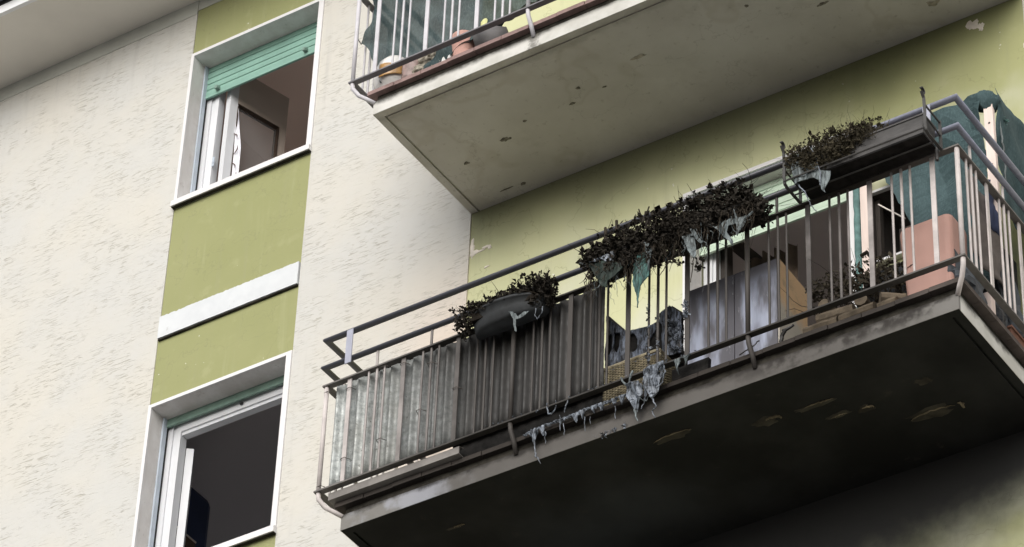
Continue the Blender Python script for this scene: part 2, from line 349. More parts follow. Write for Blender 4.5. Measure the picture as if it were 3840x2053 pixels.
# ------------------------------------------------------------------ mesh helpers
class MB:
    def __init__(s): s.v = []; s.f = []; s.mi = []; s.cur = 0
    def add(s, vs, fs):
        o = len(s.v); s.v += [tuple(v) for v in vs]; s.f += [[i + o for i in f] for f in fs]; s.mi += [s.cur] * len(fs); return s
    def box(s, x0, x1, y0, y1, z0, z1, T=None):
        vs = [Vector((x, y, z)) for z in (z0, z1) for y in (y0, y1) for x in (x0, x1)]
        if T: vs = [T @ v for v in vs]
        return s.add(vs, [[0, 2, 3, 1], [4, 5, 7, 6], [0, 1, 5, 4], [2, 6, 7, 3], [0, 4, 6, 2], [1, 3, 7, 5]])
    def tube(s, pts, r, n=8, cap=True):
        pts = [Vector(p) for p in pts]; rs = r if isinstance(r, (list, tuple)) else [r] * len(pts)
        d0 = (pts[1] - pts[0]).normalized(); up = Vector((0, 0, 1)) if abs(d0.z) < .9 else Vector((1, 0, 0))
        vs = []; u = up
        for i, p in enumerate(pts):
            a = (pts[min(i + 1, len(pts) - 1)] - p); b = p - pts[max(i - 1, 0)]
            a = a.normalized() if a.length > 1e-9 else b.normalized(); b = b.normalized() if b.length > 1e-9 else a
            t = (a + b).normalized() if (a + b).length > 1e-6 else a
            u = (u - t * u.dot(t)); u = u.normalized() if u.length > 1e-6 else t.orthogonal().normalized()
            w_ = t.cross(u); k = 1 / max(.5, t.dot(a))
            for j in range(n):
                q = 2 * pi * (j + .5) / n
                off = u * cos(q) * rs[i] + w_ * sin(q) * rs[i]
                # keep the section round across mitred corners
                m_ = (a - b)
                if m_.length > .2:
                    m_.normalize(); off += m_ * off.dot(m_) * (k - 1)
                vs.append(p + off)
        fs = []
        for i in range(len(pts) - 1):
            for j in range(n):
                fs.append([i * n + j, i * n + (j + 1) % n, (i + 1) * n + (j + 1) % n, (i + 1) * n + j])
        if cap: fs += [list(range(n))[::-1], [(len(pts) - 1) * n + j for j in range(n)]]
        return s.add(vs, fs)
    def lathe(s, prof, cx, cy, n=24, sq=None):
        vs = []; m = len(prof)
        for j in range(n):
            q = 2 * pi * j / n
            for r, z in prof: vs.append((cx + r * cos(q), cy + r * sin(q), z))
        fs = [[j * m + i, ((j + 1) % n) * m + i, ((j + 1) % n) * m + i + 1, j * m + i + 1] for j in range(n) for i in range(m - 1)]
        return s.add(vs, fs)
    def grid(s, nu, nv, fn):
        vs = [fn(i / (nu - 1), j / (nv - 1)) for j in range(nv) for i in range(nu)]
        return s.add(vs, [[j * nu + i, j * nu + i + 1, (j + 1) * nu + i + 1, (j + 1) * nu + i] for j in range(nv - 1) for i in range(nu - 1)])

def mesh_of(name, mb, mats, smooth=False):
    me = bpy.data.meshes.new(name); me.from_pydata([tuple(v) for v in mb.v], [], mb.f)
    for m_ in (mats if isinstance(mats, (list, tuple)) else [mats]): me.materials.append(m_)
    if any(mb.mi): me.polygons.foreach_set('material_index', mb.mi)
    if smooth: me.polygons.foreach_set('use_smooth', [True] * len(me.polygons))
    bm = bmesh.new(); bm.from_mesh(me); bmesh.ops.recalc_face_normals(bm, faces=bm.faces); bm.to_mesh(me); bm.free()
    return me

def tag(o, label=None, cat=None, group=None, kind=None):
    if label: o['label'] = label
    if cat: o['category'] = cat
    if group: o['group'] = group
    if kind: o['kind'] = kind
    return o

def obj(name, mb, mats, parent=None, smooth=False, bevel=0, solid=0, sub=0):
    me = mb if isinstance(mb, bpy.types.Mesh) else mesh_of(name, mb, mats, smooth)
    o = bpy.data.objects.new(name, me); COL.objects.link(o)
    if parent is not None:
        o.parent = parent
        p = parent; off = Vector()
        while p is not None: off += p.location; p = p.parent
        o.location = -off            # mesh data is written in world coordinates
    if solid:
        md = o.modifiers.new("solid", 'SOLIDIFY'); md.thickness = solid; md.offset = 0
    if sub:
        md = o.modifiers.new("sub", 'SUBSURF'); md.levels = sub; md.render_levels = sub
    if bevel:
        md = o.modifiers.new("bevel", 'BEVEL'); md.width = bevel; md.segments = 2; md.limit_method = 'ANGLE'
    return o

def empty(name, loc, label, cat, group=None, kind=None):
    o = bpy.data.objects.new(name, None); COL.objects.link(o); o.location = loc; o.empty_display_size = .1
    return tag(o, label, cat, group, kind)

def nz(x, y=0, z=0): return mnoise.noise(Vector((x, y, z)))

def jitter(mb, amp, freq):
    mb.v = [tuple(Vector(v) + Vector((nz(v[0]*freq, v[1]*freq, v[2]*freq+9), nz(v[0]*freq+31, v[1]*freq, v[2]*freq), nz(v[0]*freq, v[1]*freq+17, v[2]*freq))) * amp) for v in mb.v]
    return mb

def sheet(name, outline, y, mat, parent=None, holes=(), thick=.004, warp=.02, freq=9.0, lean=0.0, step=.012, y_fn=None):
    """irregular torn / melted sheet standing roughly in the x-z plane, with real folds and thickness"""
    bm = bmesh.new()
    def loop(poly):
        pts = []
        for i, a in enumerate(poly):
            b = poly[(i + 1) % len(poly)]; L = math.dist(a, b); k = max(1, int(L / step))
            for q in range(k):
                t = q / k; x = a[0] + (b[0]-a[0]) * t; z = a[1] + (b[1]-a[1]) * t
                j = .35 * step * (nz(x * 60, z * 60, 3) if q else 0)
                pts.append((x + j, z + j))
        vs = [bm.verts.new((p[0], 0, p[1])) for p in pts]
        return [bm.edges.new((vs[i], vs[(i + 1) % len(vs)])) for i in range(len(vs))]
    es = loop(outline)
    for h in holes: es += loop(h)
    bmesh.ops.triangle_fill(bm, use_beauty=True, use_dissolve=False, edges=es)
    long_ = [e for e in bm.edges if e.calc_length() > 3 * step]
    for _ in range(2):
        if long_: bmesh.ops.subdivide_edges(bm, edges=long_, cuts=1); bmesh.ops.triangulate(bm, faces=bm.faces)
        long_ = [e for e in bm.edges if e.calc_length() > 3 * step]
    ztop = max(p[1] for p in outline)
    for v in bm.verts:
        x, z = v.co.x, v.co.z
        v.co.y = y + warp * nz(x * freq, z * freq * .6, y * 7) + .5 * warp * nz(x * freq * 3, z * freq, y) + lean * (ztop - z)
        if y_fn: v.co.y += y_fn(x, z)
    me = bpy.data.meshes.new(name); bm.to_mesh(me); bm.free(); me.materials.append(mat)
    return obj(name, me, None, parent, solid=thick)

def drip_curtain(mb, top, drips, base, ncol=160, nrow=9, fold=.012, seed=0.0):
    """melted plastic hanging in points from a line: top = polyline, drips = (t, length, width)"""
    P = [Vector(p) for p in top]; L = [0]
    for i in range(1, len(P)): L.append(L[-1] + (P[i] - P[i-1]).length)
    def at(t):
        d = t * L[-1]
        for i in range(1, len(P)):
            if d <= L[i] or i == len(P) - 1:
                k = (d - L[i-1]) / max(1e-6, L[i] - L[i-1]); return P[i-1].lerp(P[i], k)
    def fn(u, s):
        p = at(u).copy(); ln = base * (.55 + .9 * abs(nz(u * 23 + seed, seed)))
        for t0, l, wd in drips:
            q = abs(u - t0) / wd
            if q < 1: ln += l * (1 - q) ** 2.2
        p.z -= ln * s - .006 * nz(u * 60, seed)
        p.y += fold * (nz(u * 30 + seed, s * 2) + .6 * nz(u * 75, s * 3 + seed)) * (.3 + s)
        p.x += .010 * nz(u * 18, s * 2.5 + seed) * s
        return p
    return mb.grid(ncol, nrow, fn)

def strand(mb, pts, r0, r1, wig=.006, n=5):
    P = []
    for i in range(len(pts) - 1):
        a, b = Vector(pts[i]), Vector(pts[i + 1])
        for k in range(6):
            t = k / 6; p = a.lerp(b, t); P.append(p + Vector((wig * nz(p.z * 40 + p.x * 9, i), wig * nz(p.z * 33, p.x * 8), wig * .5 * nz(p.x * 40, p.z * 5))))
    P.append(Vector(pts[-1]))
    mb.tube(P, [r0 + (r1 - r0) * i / (len(P) - 1) + .25 * r0 * abs(nz(i * .9, r0 * 900)) for i in range(len(P))], n)

def leaves(mb, n, sampler, size, seed, star=True):
    r = random.Random(seed)
    for _ in range(n):
        c = Vector(sampler(r)); k = r.randint(3, 6) if star else 1; sz = size * r.choice((.55, .7, .85, 1.0, 1.2, 1.6)) * r.uniform(.8, 1.2)
        for _j in range(k):
            d = Vector((r.gauss(0, 1), r.gauss(0, 1), r.gauss(0, 1))).normalized()
            s_ = d.orthogonal().normalized(); s_ = (Matrix.Rotation(r.uniform(0, 6.3), 3, d) @ s_)
            nrm = d.cross(s_)
            L = sz * r.uniform(.7, 1.2); W = L * r.uniform(.22, .4)
            m = c + d * L * .55 + nrm * L * r.uniform(-.12, .12)
            tip = c + d * L + nrm * L * r.uniform(-.35, .25)
            mb.add([c, m + s_ * W, tip, m - s_ * W, m + nrm * W * .35], [[0, 1, 4], [1, 2, 4], [2, 3, 4], [3, 0, 4]])

def twigs(mb, n, base, spread, length, r0, seed):
    r = random.Random(seed)
    for _ in range(n):
        p = Vector(base(r)); d = Vector((r.gauss(0, spread), r.gauss(0, spread), 1)).normalized(); P = [p.copy()]
        L = length * r.uniform(.5, 1.3)
        for k in range(5):
            d = (d + Vector((r.gauss(0, .35), r.gauss(0, .35), r.gauss(0, .3)))).normalized(); p = p + d * L / 5; P.append(p.copy())
        mb.tube(P, [r0 * (1 - .7 * i / 5) for i in range(6)], 4)

# ------------------------------------------------------------------ ground
g = MB(); g.add([(-400, -400, GROUND), (400, -400, GROUND), (400, 400, GROUND), (-400, 400, GROUND)], [[0, 1, 2, 3]])
tag(obj('ground', g, M['ground']), kind='structure')

# ------------------------------------------------------------------ the apartment building
XL, XR = -2.394, -1.286            # window strip
BX0, BX1 = -9.0, 9.5
EAVE = 5.964
W1T, W1B = 5.453, 4.081
bld = empty('apartment_building', (0, 0, GROUND), 'cream roughcast apartment building with olive green painted strips, two left windows and a grey eave', 'building')

def wall_cut(mb, x0, x1, z0, z1, holes, yf, yb):
    xs = sorted({x0, x1, *[h[0] for h in holes], *[h[1] for h in holes]}); zs = sorted({z0, z1, *[h[2] for h in holes], *[h[3] for h in holes]})
    xs = [x for x in xs if x0 <= x <= x1]; zs = [z for z in zs if z0 <= z <= z1]
    for i in range(len(xs) - 1):
        for j in range(len(zs) - 1):
            cx, cz = (xs[i] + xs[i+1]) / 2, (zs[j] + zs[j+1]) / 2
            if any(h[0] < cx < h[1] and h[2] < cz < h[3] for h in holes): continue
            mb.box(xs[i], xs[i+1], yf, yb, zs[j], zs[j+1])
    return mb
YB = .32
# cream walls
m_ = MB(); m_.box(BX0, XL, 0, YB, GROUND, EAVE - .125); obj('wall', m_, M['cast'], bld)
m_ = MB(); m_.box(XR, 0.0, 0, YB, GROUND, EAVE - .125); obj('wall', m_, M['cast'], bld)
m_ = MB(); m_.box(3.722, BX1, 0, YB, GROUND, EAVE - .125); obj('wall', m_, M['cast'], bld)
# window strip: painted panels between the windows, set back behind the roughcast
win_hole = [(XL + .02, XR - .03, W1B + .02, W1T - .02), (XL + .02, XR - .03, W1B - FL + .02, W1T - FL - .02)]
zz = [(W1T - .02, EAVE - .09), (3.162, W1B + .02), (W1T - FL - .02, 2.983), (GROUND, W1B - FL + .02)]
for a, b in zz:
    m_ = MB(); m_.box(XL, XR, .007, YB, a, b); obj('painted_panel', m_, M['green'], bld)
# green recess wall behind the balconies, with the French door and a small window on both floors
DX0, DX1 = 1.53, 2.60
doors = []
for fz in (0, FL):
    doors += [(DX0, DX1, fz + .18, fz + 2.455), (2.705, 3.30, fz + 1.45, fz + 1.955)]
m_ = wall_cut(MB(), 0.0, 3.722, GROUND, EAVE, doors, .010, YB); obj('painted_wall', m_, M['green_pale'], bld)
# frieze band under the eave
for a, b, yy, hh_ in ((BX0, XL, -.004, .125), (XL, XR, .003, .09), (XR, 0, -.004, .125), (3.722, BX1, -.004, .125)):
    m_ = MB(); m_.box(a, b, yy, YB, EAVE - hh_, EAVE); obj('frieze', m_, M['frieze'], bld)
# white stone band between the storeys, chipped upper edge
m_ = MB(); N = 120
vs = []
for i in range(N + 1):
    x = XL + .006 + (XR - XL - .012) * i / N
    zt_ = 3.162 - .010 * abs(nz(x * 30, 2)) - .007 * abs(nz(x * 90, 5)); zb_ = 2.983 + .004 * abs(nz(x * 26, 8))
    vs += [(x, -.014, zb_), (x, -.014, zt_), (x, .02, zt_), (x, .02, zb_)]
fs = []
for i in range(N):
    for k in range(4): fs.append([i*4+k, i*4+(k+1)%4, (i+1)*4+(k+1)%4, (i+1)*4+k])
fs += [[0, 1, 2, 3], [N*4+3, N*4+2, N*4+1, N*4]]
m_.add(vs, fs); obj('stone_band', m_, M['band'], bld)
m_ = MB(); m_.box(XL + .008, XR - .008, -.010, .0065, 2.970, 2.978); obj('shadow_strip', m_, M['grime_shade'], bld)  # dark strip added as the shadow line under the band
# eave
m_ = MB(); m_.box(BX0 - .4, BX1 + .4, -.585, YB, EAVE, EAVE + .02); obj('eave_soffit', m_, M['eave'], bld)
m_ = MB(); m_.box(BX0 - .4, BX1 + .4, -.615, -.585, EAVE - .002, EAVE + .105); obj('eave_fascia', m_, M['white'], bld)
m_ = MB()
pr = [(-.62, EAVE + .155), (-.625, EAVE + .115), (-.66, EAVE + .100), (-.71, EAVE + .105), (-.745, EAVE + .135), (-.75, EAVE + .19), (-.74, EAVE + .19), (-.735, EAVE + .14), (-.70, EAVE + .115), (-.66, EAVE + .112), (-.635, EAVE + .13), (-.63, EAVE + .19)]
m_.add([(x, y, z) for x in (BX0 - .4, BX1 + .4) for y, z in pr], [[i, (i+1) % 12, 12 + (i+1) % 12, 12 + i] for i in range(12)])
obj('gutter', m_, M['gutter'], bld)
m_ = MB(); m_.add([(BX0-.4, -.62, EAVE + .12), (BX1+.4, -.62, EAVE + .12), (BX1+.4, 4.4, EAVE + 1.9), (BX0-.4, 4.4, EAVE + 1.9), (BX0-.4, 4.4, EAVE+.02), (BX1+.4, 4.4, EAVE+.02), (BX0-.4, -.61, EAVE + .03), (BX1+.4, -.61, EAVE + .03)], [[0, 1, 2, 3], [3, 2, 5, 4], [4, 5, 7, 6], [6, 7, 1, 0]]); obj('roof', m_, M['gutter'], bld)
# rooms behind the openings: inner faces only, joined to the openings
M['pale_room'] = simple("pale_room_paint", (.82, .80, .76), .9, .03, .7)
def room(x0, x1, z0, z1, hole, mat, y1=3.6, side=True):
    m = MB(); y0 = YB
    m.add([(x0, y0, z0), (x1, y0, z0), (x1, y1, z0), (x0, y1, z0)], [[0, 1, 2, 3]])
    wall_cut(m, x0, x1, z0, z1, hole, y0, y0 + .02); obj('room_floor', m, M['pale_room'], bld)
    m = MB(); m.add([(x0, y0, z1), (x1, y0, z1), (x1, y1, z1), (x0, y1, z1)], [[3, 2, 1, 0]])
    wall_cut(m, x0, x1, z0, z1, [(x0 + .08, x1 - .08, z0 + .15, z1 - .30)], y1, y1 + .02)  # unseen rear opening added so daylight brightens the room
    m.add([(x0, y0, z0), (x0, y1, z0), (x0, y1, z1), (x0, y0, z1)], [[0, 1, 2, 3]])
    if side: m.add([(x1, y0, z0), (x1, y1, z0), (x1, y1, z1), (x1, y0, z1)], [[3, 2, 1, 0]])  # unseen right wall can be left out to let in more light
    obj('room', m, mat, bld)
room(-2.9, -.7, 3.4, 5.84, win_hole[:1], M['room1'], 2.4, False); room(-4.0, -.5, .4, 2.86, win_hole[1:], M['room2'], 2.8)
room(.9, 3.6, .18, 2.90, doors[:2], M['room3'], 2.8); room(.9, 3.6, 3.18, 5.90, doors[2:], M['room3'], 2.8)

def surround(name, x0, x1, z0, z1, wl, wr, wt, depth, proud, parent=bld, sill=True):
    m = MB()
    m.box(x0, x0 + wl, -proud, depth, z0, z1 - wt); m.box(x1 - wr, x1, -proud, depth, z0, z1 - wt); m.box(x0, x1, -proud, depth, z1 - wt, z1)
    o = obj(name, jitter(m, .0012, 20), M['marble'], parent)
    return o

def slats(parent, x0, x1, z0, z1, y, n, mat):
    h = (z1 - z0) / n
    for k in range(n):
        m = MB(); za = z0 + h * k; pf = [(.001, .0015), (-.006, .0045), (-.008, h * .5), (-.006, h - .0045), (.001, h - .0015), (.006, h - .001), (.006, .001)]
        m.add([(x, y + a, za + b) for x in (x0, x1) for a, b in pf], [[i, (i+1) % 7, 7 + (i+1) % 7, 7 + i] for i in range(7)] + [list(range(7))[::-1], [7 + i for i in range(7)]])
        obj('slat', m, mat, parent)

# --- upper left window: mint shutter a quarter down, sash swung inwards
def left_window(dz, shutter_bottom, sl_mat, nsl):
    f = surround('window', XL, XR, W1B + dz + .045, W1T + dz, .024, .040, .026, .148, .010)
    m = MB(); m.box(XL - .004, XR + .004, -.034, .30, W1B + dz, W1B + dz + .044); obj('sill', jitter(m, .001, 30), M['marble'], f)
    m = MB(); m.box(XL - .002, XR + .002, -.024, -.0005, W1B + dz - .007, W1B + dz - .0015); obj('shadow_strip', m, M['grime_shade'], f)  # dark strip added for the shaded underside of the sill
    for xx in (XL + .024, XR - .040 - .012):
        m = MB(); m.box(xx + .001, xx + .013, .112, .1475, W1B + dz + .046, W1T + dz - .028); obj('shutter_guide', m, M['guide'], f)
    for xx in (XL + .024, XR - .05):
        m = MB(); m.box(xx, xx + .010, .1485, .166, W1B + dz + .046, W1T + dz - .028); obj('guide_gap', m, M['gap'], f)
    slats(f, XL + .032, XR - .046, shutter_bottom, W1T + dz - .02, .150, nsl, sl_mat)
    m = MB(); m.box(XL + .032, XR - .046, .142, .158, shutter_bottom - .018, shutter_bottom + .002); obj('bottom_bar', m, sl_mat, f)
    # fixed frame: stepped profile
    m = MB()
    for (a0, a1, b0, b1) in ((0, .045, .172, .24), (.045, .075, .184, .24), (.075, .105, .178, .24)):
        m.box(XL + .024 + a0, XL + .024 + a1, b0, b1, W1B + dz + .046, W1T + dz - .03)
        m.box(XR - .04 - a1, XR - .04 - a0, b0, b1, W1B + dz + .046, W1T + dz - .03)
    xa, xb = XL + .024 + .105, XR - .04 - .105
    m.box(xa, xb, .178, .24, W1T + dz - .13, W1T + dz - .03); m.box(xa, xb, .190, .24, W1T + dz - .155, W1T + dz - .13)
    m.box(xa, xb, .178, .24, W1B + dz + .046, W1B + dz + .10)
    obj('fixed_frame', m, M['pvc'], f)
    return f
w1 = left_window(0, 5.165, M['mint'], 5)
for xx in (-2.25, -1.52):
    m = MB(); m.box(xx - .014, xx + .014, .120, .142, 5.178, 5.200); m.box(xx - .010, xx + .010, .108, .120, 5.170, 5.196); obj('shutter_stop', m, M['mint_dark'], w1)
w1['label'] = 'window with mint green shutter a quarter down'
# opened sash of the upper window, hinged on the left and swung in by about 75 degrees
hx, hy = -2.200, .20
ang = radians(74); T = Matrix.Translation((hx, hy, 0)) @ Matrix.Rotation(ang, 4, 'Z')
def sash(parent, z0, z1, wdt, T, mi, mo, top=.062):
    st = .062
    m = MB(); m.box(0, st, -.024, .024, z0, z1, T); obj('sash_stile', m, mi, parent)
    m = MB(); m.box(wdt - st, wdt, -.024, .024, z0, z1, T); m.box(st, wdt - st, -.024, .024, z0, z0 + st, T); m.box(st, wdt - st, -.024, .024, z1 - top, z1, T); obj('sash', m, mo, parent)
    m = MB(); gk = .008; a, b, c, d = st, wdt - st, z0 + st, z1 - top
    m.box(a, a + gk, -.030, .02, c, d, T); m.box(b - gk, b, -.030, .02, c, d, T); m.box(a + gk, b - gk, -.030, .02, c, c + gk, T); m.box(a + gk, b - gk, -.030, .02, d - gk, d, T)
    obj('gasket', m, M['gasket'], parent)
    m = MB(); m.box(a + gk, b - gk, -.004, .004, c + gk, d - gk, T); obj('pane', m, M['glass'], parent)
nb = NB("window_glass"); nb.b.inputs['Alpha'].default_value = .12; M['glass'] = nb.done((.6, .6, .6), .05, 0, .5)
sash(w1, W1B + .08, 5.40, .475, T, M['pvc'], M['sash_dim'], .305)
# latch plate + handle on the fixed frame
m = MB(); m.box(-2.262, -2.244, .172, .1775, 4.52, 4.60); m.box(-2.258, -2.248, .168, .172, 4.545, 4.57); obj('strike_plate', m, M['guide'], w1)
m = MB(); m.tube([(-2.318, .165, 4.25), (-2.29, .145, 4.255), (-2.262, .14, 4.262)], .006, 6); obj('catch', m, M['gap'], w1)
# curtain with a leaf print behind the sash
cur = empty('curtain', (-2.17, .27, W1B + .15), 'white curtain with brown leaf print hanging on the open sash of the upper left window', 'curtain')
m = MB(); m.grid(16, 30, lambda u, v: (-2.176 + (.080 - .070 * max(0, v - .55) / .45) * u, .262 + .010 * sin(u * 9 + v * 2), W1B + .05 + 1.0 * v)); obj('cloth', m, M['lace'], cur, smooth=True, solid=.002)
for (x, z, a, L) in ((-2.150, 4.80, 2.4, .07), (-2.135, 4.66, 1.0, .09), (-2.14, 4.53, 2.3, .08), (-2.125, 4.42, 1.0, .09), (-2.13, 4.29, 2.2, .08)):
    m = MB(); P = [Vector((x + .7 * L * (t - .5) * cos(a) + .015 * sin(t * 3), .246, z + L * (t - .5) * sin(a))) for t in [i / 8 for i in range(9)]]
    m.tube(P, [.001 + .003 * sin(pi * i / 8) for i in range(9)], 5); obj('leaf_print', m, M['leafprint'], cur)

# --- lower left window: shutter fully raised, dark room
w2 = left_window(-FL, 2.385, M['mint_dark'], 1)
w2['label'] = 'window with shutter rolled up and dark room'
T2 = Matrix.Translation((-2.247, .262, 0)) @ Matrix.Rotation(radians(129.5), 4, 'Z')
m = MB(); m.box(0, .45, -.024, .024, W1B - FL + .08, 2.235, T2); obj('sash', m, M['pvc'], w2)
m = MB(); m.box(-1.80, -1.78, .162, .170, 2.345, 2.36); obj('screw', m, M['gap'], w2)
wd = empty('wardrobe', (-3.0, .9, .41), 'dark navy blue wardrobe standing in the room of the lower left window', 'wardrobe')
m = MB(); m.box(-3.3, -2.70, .62, 1.08, .42, 2.50); obj('carcass', m, M['navy'], wd, bevel=.05)
m = MB(); m.box(-2.699, -2.684, .66, .93, 2.075, 2.085); obj('shelf_edge', m, M['stick'], wd)
m = MB(); m.box(-2.6992, -2.69, .66, .93, 1.55, 2.074); obj('open_shelf', m, M['brownwood'], wd)
cb0 = empty('cupboard', (-1.6, 2.2, .41), 'dull brown cupboard low in the room of the lower left window', 'cupboard')
m = MB(); m.box(-2.2, -1.5, 1.9, 2.5, .42, 2.45); obj('carcass', m, M['brownwood'], cb0)
m = MB(); m.box(-1.86, -1.855, 1.885, 1.8995, .5, 2.4); obj('door_gap', m, M['gap'], cb0)

# --- French doors and small windows behind the balconies
M['brown_shade'] = simple('dark_brown_shade', (.05, .042, .036), .8, .3, 6)
def french(fz, lower):
    f = surround('french_door', 1.511, 2.622, fz + .18, fz + 2.478, .030, .034, .028, .150, .012)
    f['label'] = 'French door with pale mint shutter near its top' if lower else 'French door of the upper balcony'
    slats(f, 1.545, 2.585, fz + 2.105, fz + 2.452, .125, 7, M['mint_pale'])
    m = MB(); m.box(1.545, 2.585, .118, .134, fz + 2.090, fz + 2.107); obj('bottom_bar', m, M['mint_pale'], f)
    m = MB(); m.box(1.542, 1.60, .170, .235, fz + .18, fz + 2.45); m.box(1.60, 1.625, .182, .235, fz + .18, fz + 2.45)
    m.box(2.53, 2.588, .170, .235, fz + .18, fz + 2.45); m.box(1.625, 2.53, .182, .235, fz + 2.36, fz + 2.45); obj('fixed_frame', m, M['pvc'], f)
    T3 = Matrix.Translation((1.635, .22, 0)) @ Matrix.Rotation(radians(82), 4, 'Z')
    m = MB(); m.box(0, .07, -.025, .025, fz + .2, fz + 2.33, T3); m.box(.42, .48, -.025, .025, fz + .2, fz + 2.33, T3); m.box(.07, .42, -.025, .025, fz + 2.26, fz + 2.33, T3); obj('door_leaf', m, M['brown_shade'], f)
    g_ = surround('small_window', 2.695, 3.315, fz + 1.44, fz + 1.968, .016, .016, .016, .10, .006)
    m = MB(); m.box(2.69, 3.32, -.03, .12, fz + 1.425, fz + 1.4395); obj('sill', m, M['marble'], g_)
    m = MB(); m.box(2.712, 2.716, .02, .345, fz + 1.457, fz + 1.951); m.box(3.294, 3.298, .02, .345, fz + 1.457, fz + 1.951); m.box(2.712, 3.298, .02, .345, fz + 1.9515, fz + 1.955); m.box(2.712, 3.298, .02, .345, fz + 1.4525, fz + 1.4565); m.box(2.718, 2.745, .06, .10, fz + 1.457, fz + 1.951)
    obj('reveal_shade', m, M['brown_shade'], g_)  # dark lining added so the pale reveal reads as shade
    return f
fd = french(0, True); french(FL, False)
# burnt curtain strips inside the door
cu2 = empty('burnt_curtain', (1.85, .42, .2), 'brown smoke stained curtain hanging in folds inside the French door behind the cabinet', 'curtain')
m = MB(); m.grid(40, 10, lambda u, v: (1.66 + .34 * u, .45 + .03 * sin(u * 28) + .02 * nz(u * 6, v * 3), .25 + (1.98 + .03 * nz(u * 9)) * v)); obj('cloth', m, simple("smoke_brown_curtain", (.19, .145, .115), .9, .3, 7, .1), cu2, smooth=True, solid=.003)

# wall blemishes: loose plaster at the corner, a peeled patch by the soffit
def blob(mb, cx, cz, rx, rz, y, seed, th=.004, n=22):
    pts = []
    for i in range(n):
        q = 2 * pi * i / n; k = 1 + .55 * nz(cos(q) * 1.8 + seed, sin(q) * 1.8, seed * .7) + .3 * nz(cos(q) * 5, sin(q) * 5, seed)
        pts.append((cx + rx * k * cos(q), cz + rz * k * sin(q)))
    mb.add([(x, y, z) for x, z in pts] + [(x + (cx - x) * .25, y - th, z + (cz - z) * .25) for x, z in pts], [[i, (i+1) % n, n + (i+1) % n, n + i] for i in range(n)] + [[n + i for i in range(n)]])
m = MB(); blob(m, .018, 2.72, .016, .07, .0095, 1.3); obj('bare_plaster', m, M['pale_plaster'], bld)
m = MB(); blob(m, .03, 2.68, .03, .02, .009, 2.1); obj('bare_plaster', m, M['pale_plaster'], bld)
m = MB(); blob(m, .07, 2.675, .04, .008, .0095, 4.4); obj('bare_plaster', m, M['pale_plaster'], bld)
m = MB(); blob(m, .125, 2.69, .03, .009, .0095, 6.1); obj('bare_plaster', m, M['pale_plaster'], bld)
m = MB(); blob(m, .145, 2.675, .012, .012, .009, 3.3); obj('bare_plaster', m, M['pale_plaster'], bld)
m = MB(); blob(m, .13, 2.53, .02, .007, .0095, 5.2); obj('bare_plaster', m, M['pale_plaster'], bld)
m = MB(); blob(m, 3.40, 2.925, .045, .035, .0095, 7.7); obj('bare_plaster', m, M['pale_plaster'], bld)
m = MB(); blob(m, 3.455, 2.885, .02, .03, .0095, 8.1); obj('bare_plaster', m, M['pale_plaster'], bld)
m = MB(); blob(m, 3.712, 2.62, .01, .03, .0095, 9.1); obj('bare_plaster', m, M['pale_plaster'], bld)

# ------------------------------------------------------------------ balconies
SX0, SX1, SY = 0.0, 3.722, -1.041
RL, RR, RY = -.122, 3.792, -1.108
ZB, ZT, ZH1, ZH2 = .261, .983, 1.108, 1.303
FI = [.035 + .3615 * i for i in range(11)]
def relief(mb, xs, ys, z0, fn):
    for i in range(len(xs) - 1):
        for j in range(len(ys) - 1):
            mb.box(xs[i], xs[i+1], ys[j], ys[j+1], z0 + fn(i, j), z0 + .05)

